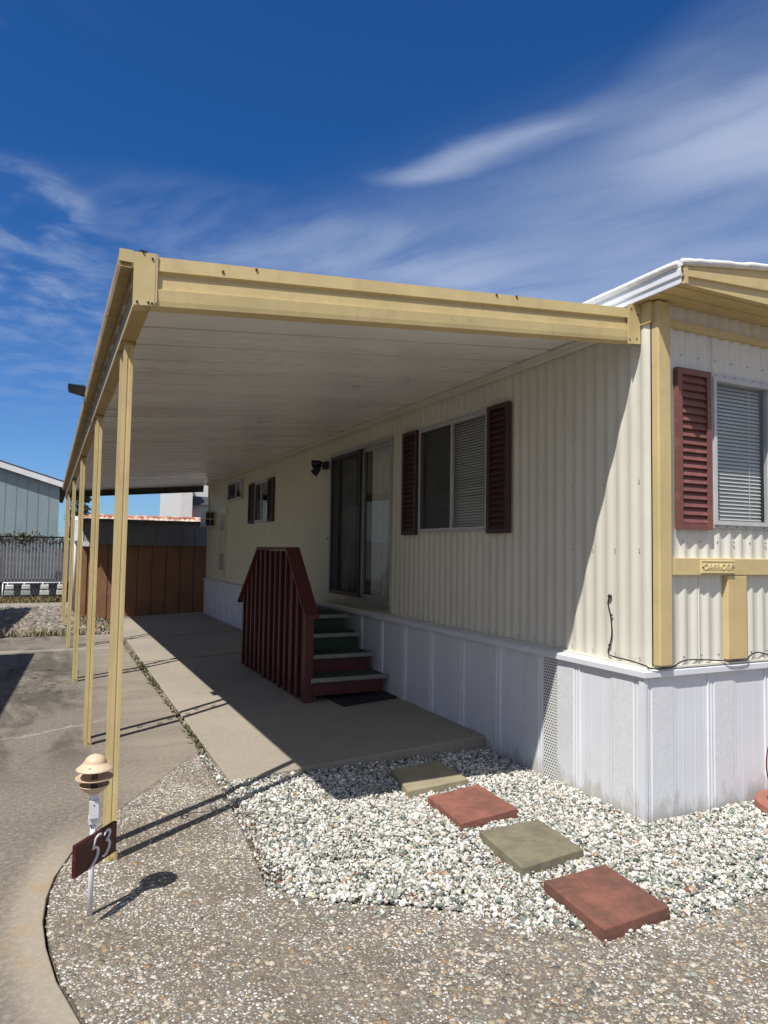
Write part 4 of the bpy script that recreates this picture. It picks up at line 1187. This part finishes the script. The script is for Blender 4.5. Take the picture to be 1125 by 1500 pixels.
# sign
A = Vector((-2.938, .030, 0)); B = Vector((-2.772, .234, 0)); u_ = (B - A).normalized(); nn = Vector((u_.y, -u_.x, 0))
sg = thing('address_sign', ((A + B) / 2 + Vector((0, 0, .17)))[:], 'dark red wooden house number board 53 fixed to the white stake', 'sign')
mb = MB(); th = .018; zb, ztp = .217, .342
q = lambda p, z: (p.x, p.y, z)
mb.hexa([q(A - nn * th, zb), q(A, zb), q(B, zb), q(B - nn * th, zb)], [q(A - nn * th, ztp), q(A, ztp), q(B, ztp), q(B - nn * th, ztp)])
mb.build('board', M['signred'], sg, bevel=.003)
def stroke(mb, pts, w, org):
    # calligraphic ribbon with thickness; pts = (s, t) along the board and up, w = half widths
    ctr = [Vector((p[0], p[1])) for p in pts]; L = []; Rr = []
    for i, p in enumerate(ctr):
        d = (ctr[min(i + 1, len(ctr) - 1)] - ctr[max(i - 1, 0)]).normalized(); nrm = Vector((-d.y, d.x)) * w[i]
        L.append(p + nrm); Rr.append(p - nrm)
    W = lambda p, h: org + u_ * p.x + Vector((0, 0, p.y)) + nn * h
    for i in range(len(ctr) - 1):
        a, b, c, d = L[i], Rr[i], Rr[i + 1], L[i + 1]
        vs_ = [W(p, .0006) for p in (a, b, c, d)] + [W(p, .007) for p in (a, b, c, d)]
        mb.add(vs_, [(4, 5, 6, 7), (0, 1, 5, 4), (1, 2, 6, 5), (2, 3, 7, 6), (3, 0, 4, 7)])
def smooth_pts(cp, n=8):
    out = []; c = [cp[0]] + cp + [cp[-1]]
    for i in range(1, len(c) - 2):
        for k in range(n):
            t_ = k / n; p0, p1, p2, p3 = c[i - 1], c[i], c[i + 1], c[i + 2]
            out.append(tuple(.5 * ((2 * p1[j]) + (-p0[j] + p2[j]) * t_ + (2 * p0[j] - 5 * p1[j] + 4 * p2[j] - p3[j]) * t_ ** 2 + (-p0[j] + 3 * p1[j] - 3 * p2[j] + p3[j]) * t_ ** 3) for j in range(len(p1))))
    out.append(cp[-1]); return out
org = Vector((A.x, A.y, zb)); SS = (B - A).length / .294
five = [[(.168, .118, .005), (.150, .119, .0055), (.128, .113, .004)], [(.128, .113, .005), (.118, .092, .005), (.110, .074, .0045)],
        [(.110, .074, .003), (.128, .078, .0045), (.146, .066, .0065), (.146, .046, .007), (.128, .024, .006), (.104, .010, .0045), (.090, .003, .003)]]
three = [[(.190, .103, .003), (.204, .116, .005), (.224, .117, .006), (.232, .104, .006), (.222, .088, .0055), (.204, .077, .004)],
         [(.204, .077, .0035), (.222, .074, .0055), (.232, .058, .007), (.226, .040, .007), (.208, .024, .0055), (.190, .019, .0045), (.180, .023, .004)]]
for chars in (five, three):
    mb = MB()
    for s_ in chars:
        sp = smooth_pts(s_); stroke(mb, [(p[0] * SS, p[1] * .97) for p in sp], [p[2] * .78 for p in sp], org)
    mb.build('numeral', M['silver'], sg)
mb = MB(); mid = (A + B) / 2
mb.box(-2.882, -2.862, .1505, .1535, .25, .31); mb.build('bracket', M['galv'], sg)

# ------------------------------------------------------------------ small fittings on the home
sl = thing('security_light', (HX - .01, 5.35, 2.55), 'black twin head security light on the wall left of the sliding door', 'security light')
mb = MB(); mb.box(HX - .055, HX - .0135, 5.17, 5.29, 2.51, 2.61); mb.build('base', M['black'], sl, bevel=.008)
def head(c, d):
    mb = MB(); mb.smooth = True; c = Vector(c); d = Vector(d).normalized()
    mb.tube([c, c + d * .02, c + d * .05, c + d * .11, c + d * .125], [.018, .032, .040, .052, .050], 14)
    mb.build('lamp_head', M['black'], sl)
head((HX - .06, 5.30, 2.60), (-.8, .55, -.15)); head((HX - .07, 5.33, 2.55), (-.6, .4, -.75))
mb = MB(); mb.smooth = True; mb.tube([(HX - .03, 5.25, 2.56), (HX - .07, 5.30, 2.60)], .012, 8); mb.tube([(HX - .03, 5.25, 2.56), (HX - .075, 5.33, 2.555)], .012, 8); mb.build('arm', M['black'], sl)
mb = MB(); mb.smooth = True
cp = [(HX - .012, .315, 1.243), (HX - .020, .325, 1.222), (HX - .018, .330, 1.195), (HX - .016, .322, 1.165), (HX - .016, .312, 1.13), (HX - .016, .302, 1.06), (HX - .016, .303, 1.0), (HX - .018, .318, .945), (HX - .018, .330, .905), (HX - .018, .318, .886), (HX - .018, .270, .880), (HX - .02, .14, .875), (HX - .03, .02, .866), (HX - .035, -.030, .858), (.15, -.036, .857), (.20, -.030, .862), (.30, -.018, .888), (.45, -.018, .884), (.60, -.03, .872), (.65, -.045, .868), (.80, -.045, .870), (.84, -.03, .885), (.93, -.018, .905), (1.05, -.018, .885), (1.3, -.018, .88)]
mb.tube(smooth_pts(cp, 6), .0042, 6)
mb.smooth = True; mb.lathe([(.0, 0), (.012, .0), (.012, .012), (0, .012)], (0, 0, 0), 12)
for q_ in range(len(mb.v) - 48, len(mb.v)):
    x, y, z = mb.v[q_]; mb.v[q_] = (HX - .012 - z, .315 + x, 1.243 + y)
mb.smooth = False
for y, z in ((.318, .945), (.305, 1.13)): mb.box(HX - .022, HX - .012, y - .008, y + .008, z - .005, z + .005)
tag(mb.build('black_cable', M['black'], origin=(HX - .012, .315, .88)), 'thin black cable hanging down the wall corner and along the skirting', 'cable')
ac = thing('air_conditioner', (HX - .1, 12.05, 1.95), 'small window air conditioner jutting from the far wall', 'air conditioner')
mb = MB(); mb.box(HX - .20, HX - .014, 11.80, 12.32, 1.95, 2.27); mb.build('casing', M['alu_white'], ac, bevel=.006)
mb = MB(); mb.box(HX - .185, HX - .11, 11.792, 11.7995, 1.975, 2.10); mb.box(HX - .095, HX - .03, 11.792, 11.7995, 1.975, 2.10); mb.box(HX - .185, HX - .11, 11.792, 11.7995, 2.125, 2.245); mb.box(HX - .095, HX - .03, 11.792, 11.7995, 2.125, 2.245)
mb.build('louvre', M['black'], ac)
so = thing('solar_light', (-2.90, 3.2, 2.74), 'small dark solar light clipped to the carport gutter', 'solar light')
mb = MB(); mb.hexa([(-2.975, 3.13, 2.765), (-2.855, 3.13, 2.738), (-2.855, 3.30, 2.738), (-2.975, 3.30, 2.765)], [(-2.985, 3.12, 2.800), (-2.850, 3.12, 2.790), (-2.850, 3.31, 2.790), (-2.985, 3.31, 2.800)]); mb.build('housing', M['black'], so)
mb = MB(); mb.box(-2.980, -2.86, 3.13, 3.30, 2.8005, 2.806); mb.build('solar_cell', M['glass'], so)

# ------------------------------------------------------------------ background
sh = thing('storage_shed', (-1.1, 13.1, 0), 'brown board storage shed with grey metal mansard roof behind the carport', 'shed')
SHX0, SHX1, SHY0, SHY1 = -2.42, .26, 13.08, 15.2
mb = MB(); mb.box(SHX0, SHX1, SHY0, SHY1, -.05, 1.56)
x = SHX0 + .20
mb.cur = 1
while x < SHX1 - .05:
    mb.box(x, x + .014, SHY0 - .003, SHY0 - .0005, 0, 1.55); x += .30
mb.cur = 0; mb.box(SHX0 - .02, SHX0 + .09, SHY0 - .022, SHY0 - .0035, 0, 1.55); mb.box(SHX0 + .62, SHX0 + .70, SHY0 - .02, SHY0 - .0035, 0, 1.55)
mb.build('wall', [M['shed_wood'], M['black']], sh)
mb = MB()
b_ = [(SHX0 - .0, SHY0 - .10, 1.545), (SHX1 + .1, SHY0 - .10, 1.545), (SHX1 + .1, SHY1 + .1, 1.545), (SHX0, SHY1 + .1, 1.545)]
t_ = [(SHX0 + .0, SHY0 + .18, 2.07), (SHX1 + .0, SHY0 + .18, 2.07), (SHX1, SHY1 - .18, 2.07), (SHX0, SHY1 - .18, 2.07)]
mb.hexa(b_, t_)
x = SHX0 + .15
while x < SHX1:
    mb.hexa([(x, SHY0 - .118, 1.548), (x + .03, SHY0 - .118, 1.548), (x + .03, SHY0 - .101, 1.548), (x, SHY0 - .101, 1.548)], [(x, SHY0 + .162, 2.072), (x + .03, SHY0 + .162, 2.072), (x + .03, SHY0 + .179, 2.072), (x, SHY0 + .179, 2.072)]); x += .27
mb.box(SHX0 - .02, SHX1 + .04, SHY0 + .12, SHY1 - .1, 2.0725, 2.10)
mb.build('roof', M['shed_roof'], sh)
mb = MB(); mb.hexa([(SHX0 - .03, SHY0 - .13, 1.53), (SHX0 - .003, SHY0 - .13, 1.53), (SHX0 - .003, SHY1, 1.53), (SHX0 - .03, SHY1, 1.53)], [(SHX0 - .03, SHY0 + .12, 2.08), (SHX0 - .003, SHY0 + .12, 2.08), (SHX0 - .003, SHY1 - .2, 2.08), (SHX0 - .03, SHY1 - .2, 2.08)])
mb.box(SHX0 - .06, SHX0 + .12, SHY0 - .16, SHY0 - .125, 1.50, 1.60)
mb.build('gable_trim', M['white_metal'], sh)

up_ = thing('utility_post', (-2.50, 14.9, 0), 'white utility post with a pale meter box left of the brown shed', 'utility post')
mb = MB(); mb.smooth = True; mb.tube([(-2.50, 14.9, -.05), (-2.50, 14.9, 2.2)], .035, 10); mb.build('pole', M['stucco'], up_)
mb = MB(); mb.box(-2.56, -2.44, 14.80, 14.862, 1.62, 2.12); mb.build('meter_box', M['white_metal'], up_, bevel=.01)

fe = thing('slatted_fence', (-4.2, 19.2, 0), 'lilac grey privacy slat chain link fence behind the meters', 'fence')
mb = MB(); x = -9.0
while x < -1.2:
    h_ = 1.70 + random.uniform(-.05, .05); yy = 19.2 + random.uniform(-.006, .006)
    mb.add([(x, yy, .46), (x + .062, yy + .004, .46), (x + .062, yy + .004, h_ - .02), (x + .031, yy + .002, h_), (x, yy, h_ - .02)], [(0, 1, 2, 3, 4)]); x += .086
mb.build('slats', M['slat'], fe)
mb = MB(); mb.box(-9, -1.2, 19.27, 19.31, -.05, .55); mb.build('shade_backing', M['rubber'], fe)  # black strip added for the dark shade behind the meters, not a real board
mb = MB()
for k in range(90):
    x = -9 + k * .0867
    for s_ in (1, -1):
        mb.add([(x, 19.185, .10), (x + .005, 19.185, .10), (x + .005 + s_ * 0.6, 19.185, 1.72), (x + s_ * .6, 19.185, 1.72)], [(0, 1, 2, 3)])
mb.build('wire_mesh', M['galv'], fe)
mb = MB(); mb.smooth = True; mb.tube([(-9, 19.22, 1.74), (-1.2, 19.22, 1.74)], .022, 8); mb.build('top_rail', M['black'], fe)
for x in (-8.2, -6.2, -4.32, -2.4):
    mb = MB(); mb.smooth = True; mb.tube([(x, 19.26, -.05), (x, 19.26, 1.8)], .035, 8); mb.build('fence_post', M['black'], fe)
vine = [(random.gauss(-3.75, .35), 19.22 + random.gauss(0, .05), 1.60 + random.gauss(.08, .09)) for _ in range(330)] + [(random.uniform(-4.6, -2.3), 19.22 + random.gauss(0, .04), random.uniform(1.5, 1.72)) for _ in range(260)]
tag(blades('fence_vine', vine, .10, .022, M['leaf'], leaf=True, bend=1.2), 'green creeper growing over the top of the slatted fence', 'creeper')

# gas meters
pi_ = thing('meter_manifold', (-3.4, 18.75, 0), 'white horizontal pipe above the row of utility meters', 'pipe')
mb = MB(); mb.smooth = True; mb.tube([(-4.15, 18.75, .47), (-2.6, 18.75, .47)], .018, 8); mb.build('pipe', M['white_metal'], pi_)
for x in (-4.15, -3.62, -3.05):
    mb = MB(); mb.smooth = True; mb.tube([(x, 18.76, -.05), (x, 18.76, .455)], .016, 8); mb.build('riser', M['white_metal'], pi_)
MX = [(-3.98, 'meterblue', 'weathered grey green meter at the left end of the row'), (-3.58, 'meterblue', 'grey green meter second from the left under the white pipe'), (-3.12, 'meter', 'bright cream meter third from the left under the white pipe'), (-2.70, 'meter', 'bright cream meter nearest the carport posts')]
def meter(x, mat, lab):
    t0 = thing('utility_meter', (x, 18.7, 0), lab, 'meter', 'utility meters along the slatted fence')
    mb = MB(); mb.box(x - .12, x + .12, 18.58, 18.72, .13, .27); mb.build('case', M[mat], t0, bevel=.02)
    mb = MB(); mb.box(x - .105, x + .105, 18.57, 18.70, .295, .42); mb.build('index_box', M['meter'], t0, bevel=.02)
    mb = MB(); mb.box(x - .07, x + .07, 18.6, 18.68, .27, .295); mb.build('neck', M['galv'], t0)
    mb = MB(); mb.smooth = True; mb.tube([(x - .05, 18.66, .42), (x - .05, 18.69, .46), (x - .05, 18.745, .47)], .014, 8); mb.build('pipe', M['white_metal'], t0)
for q_ in MX: meter(*q_)

# blue grey building, gable towards us
bb = thing('blue_building', (-8, 30, 0), 'large blue grey sided building with white rake trim beyond the fence', 'building')
BX1 = -2.72; BXC = -14.0; slope = .300
def brz(x): return 4.22 + (BX1 - x) * slope if x > BXC else 4.22 + (BX1 - BXC) * slope - (BXC - x) * slope
mb = MB()
L = [(BX1, 0), (BX1, brz(BX1) - .05), (BXC, brz(BXC) - .05), (-25.3, 4.17), (-25.3, 0)]
vs_ = [(x, 30, z) for x, z in L] + [(x, 44, z) for x, z in L]; n = 5
mb.add(vs_, [tuple(range(n)), tuple(range(2 * n - 1, n - 1, -1))] + [(i, (i + 1) % n, n + (i + 1) % n, n + i) for i in range(n)])
mb.cur = 1; x = BX1 - .41
while x > -9:
    mb.box(x, x + .022, 29.992, 29.998, 0, brz(x) - .2); x -= .41
mb.build('wall', [M['bluewall'], M['shed_roof']], bb)
mb = MB()
for xa, xb in ((BX1 + .35, BXC), (BXC, -25.7)):
    za, zb_ = brz(xa), brz(xb)
    mb.hexa([(xa, 29.8, za), (xb, 29.8, zb_), (xb, 44.4, zb_), (xa, 44.4, za)], [(xa, 29.8, za + .10), (xb, 29.8, zb_ + .10), (xb, 44.4, zb_ + .10), (xa, 44.4, za + .10)])
mb.build('roof', M['grey_roof'], bb)
mb = MB(); xa, xb = BX1 + .34, BXC; za, zb_ = brz(xa), brz(xb)
mb.hexa([(xa, 29.76, za - .20), (xb, 29.76, zb_ - .20), (xb, 29.799, zb_ - .20), (xa, 29.799, za - .20)], [(xa, 29.76, za + .03), (xb, 29.76, zb_ + .03), (xb, 29.799, zb_ + .03), (xa, 29.799, za + .03)])
mb.build('rake_trim', M['white_metal'], bb)
# house with tile roof behind shed
th_ = thing('tile_roofed_house', (1, 27, 0), 'low house with weathered orange tile roof behind the shed', 'house')
mb = MB(); mb.box(-1.9, 7.5, 25.4, 31, 0, 1.9); mb.build('wall', M['stucco'], th_)
mb = MB()
for k in range(48):
    x = -2.3 + k * .21
    for (p, q, r, s) in ((0, .07, 0, .04), (.07, .14, .04, .04), (.14, .21, .04, 0)):
        mb.add([(x + p, 25.0, 1.92 + r), (x + q, 25.0, 1.92 + s), (x + q, 27.5, 2.72 + s), (x + p, 27.5, 2.72 + r)], [(0, 1, 2, 3)])
mb.add([(-2.3, 27.5, 2.72), (7.8, 27.5, 2.72), (7.8, 31.4, 1.9), (-2.3, 31.4, 1.9)], [(0, 1, 2, 3)])
mb.smooth = True; mb.tube([(-2.3, 27.5, 2.74), (7.8, 27.5, 2.74)], .07, 8)
mb.build('roof', M['tile'], th_)
wb = thing('white_building', (4, 40, 0), 'tall white building seen past the far end of the carport', 'building')
mb = MB(); mb.box(3.35, 3.95, 36, 44, 0, 5.6); mb.box(3.951, 12, 38, 44, 0, 5.6); mb.build('wall', M['stucco'], wb)
mb = MB(); mb.box(4.05, 12, 36.8, 37.99, 0, 3.9); mb.build('lower_wing', M['teal'], wb)
mb = MB(); mb.hexa([(3.96, 36.3, 3.9), (12, 36.3, 3.9), (12, 37.9, 3.9), (3.96, 37.9, 3.9)], [(3.96, 37.0, 4.4), (12, 37.0, 4.4), (12, 37.9, 4.4), (3.96, 37.9, 4.4)]); mb.build('porch_roof', M['grey_roof'], wb)
mb = MB(); mb.box(3.97, 4.3, 36.5, 36.79, 0, 3.6); mb.build('pier', M['brick'], wb)
# dark tree behind posts
tr = thing('dark_tree', (-2.2, 23.5, 0), 'dark leafy tree half hidden behind the carport posts', 'tree')
mb = MB(); mb.smooth = True; mb.tube([(-2.25, 23.5, -.05), (-2.22, 23.5, 1.2), (-2.15, 23.55, 2.3), (-2.05, 23.5, 3.2)], [.10, .08, .06, .03], 8)
for k in range(7):
    a = k * .9; z = 1.8 + k * .2; mb.tube([(-2.2, 23.5, z), (-2.2 + .2 * math.cos(a), 23.5 + .2 * math.sin(a), z + .25), (-2.2 + .42 * math.cos(a), 23.5 + .42 * math.sin(a), z + .35)], [.03, .02, .008], 5)
mb.build('trunk', M['bark'], tr)
mb = MB()
for k in range(1500):
    cl = random.choice([(-2.35, 23.5, 2.55, .26), (-2.2, 23.6, 3.0, .30), (-2.0, 23.45, 2.75, .20), (-2.1, 23.5, 3.35, .22), (-2.35, 23.6, 3.3, .2), (-1.92, 23.5, 3.15, .12)])
    d_ = Vector((random.gauss(0, 1), random.gauss(0, 1), random.gauss(0, 1))).normalized() * cl[3] * random.uniform(.4, 1.15)
    p = Vector(cl[:3]) + d_; a_ = Vector((random.gauss(0, 1), random.gauss(0, 1), random.gauss(0, .7))).normalized() * random.uniform(.04, .085); b_ = a_.orthogonal().normalized() * random.uniform(.012, .03)
    mb.add([p - a_, p + b_, p + a_, p - b_], [(0, 1, 2, 3)])
mb.build('crown', M['darkleaf'], tr)

# neighbouring home across the driveway: throws the shadows on the left and shows in the glass
nb = thing('neighbour_home', (-7, 4, 0), 'white neighbouring mobile home across the driveway', 'mobile home')
mb = MB(); ribbed(mb, ribs(-2.0, 6.9), .6, 2.8, [], lambda a, d, z: (-5.55 + d, a, z)); mb.box(-9, -5.56, -2, 6.9, 0, 2.8); mb.build('wall', M['white_metal'], nb)
mb = MB(); mb.prism([(-9.3, -2.3), (-5.25, -2.3), (-4.97, 3.3), (-4.77, 6.93), (-9.3, 6.93)], 2.93, 3.02); mb.build('roof', M['white_metal'], nb)
mb = MB()
for y in (-1.9, .9, 3.8, 6.75):
    mb = MB(); mb.box(-5.32, -5.26, y, y + .06, 0, 2.93); mb.build('awning_post', M['white_metal'], nb)
for y in (.6, 3.9):
    mb = MB(); frame(mb, lambda a, d, z: (-5.545 + d, a, z), (y, y + 1.2, 1.3, 2.2), .05, .0, .04); w_ = mb.build('window', M['alu_white'], nb); pane(lambda a, d, z: (-5.545 + d, a, z), (y + .05, y + 1.15, 1.35, 2.15), .02, 'pane', M['glass'], w_)
nc = thing('neighbour_carport', (-7, 11.6, 0), 'white flat roofed carport further along the driveway', 'carport')
mb = MB(); mb.prism([(-9.3, 8.82), (-5.25, 8.82), (-4.90, 14.55), (-9.3, 14.55)], 2.93, 3.02); mb.build('roof', M['white_metal'], nc)
mb = MB(); mb.box(-9.0, -6.2, 9.2, 14.2, 0, 2.9); mb.build('store_wall', M['stucco'], nc)
for y in (8.95, 11.6, 14.4):
    mb = MB(); mb.box(-5.40, -5.34, y, y + .06, 0, 2.93); mb.build('post', M['white_metal'], nc)
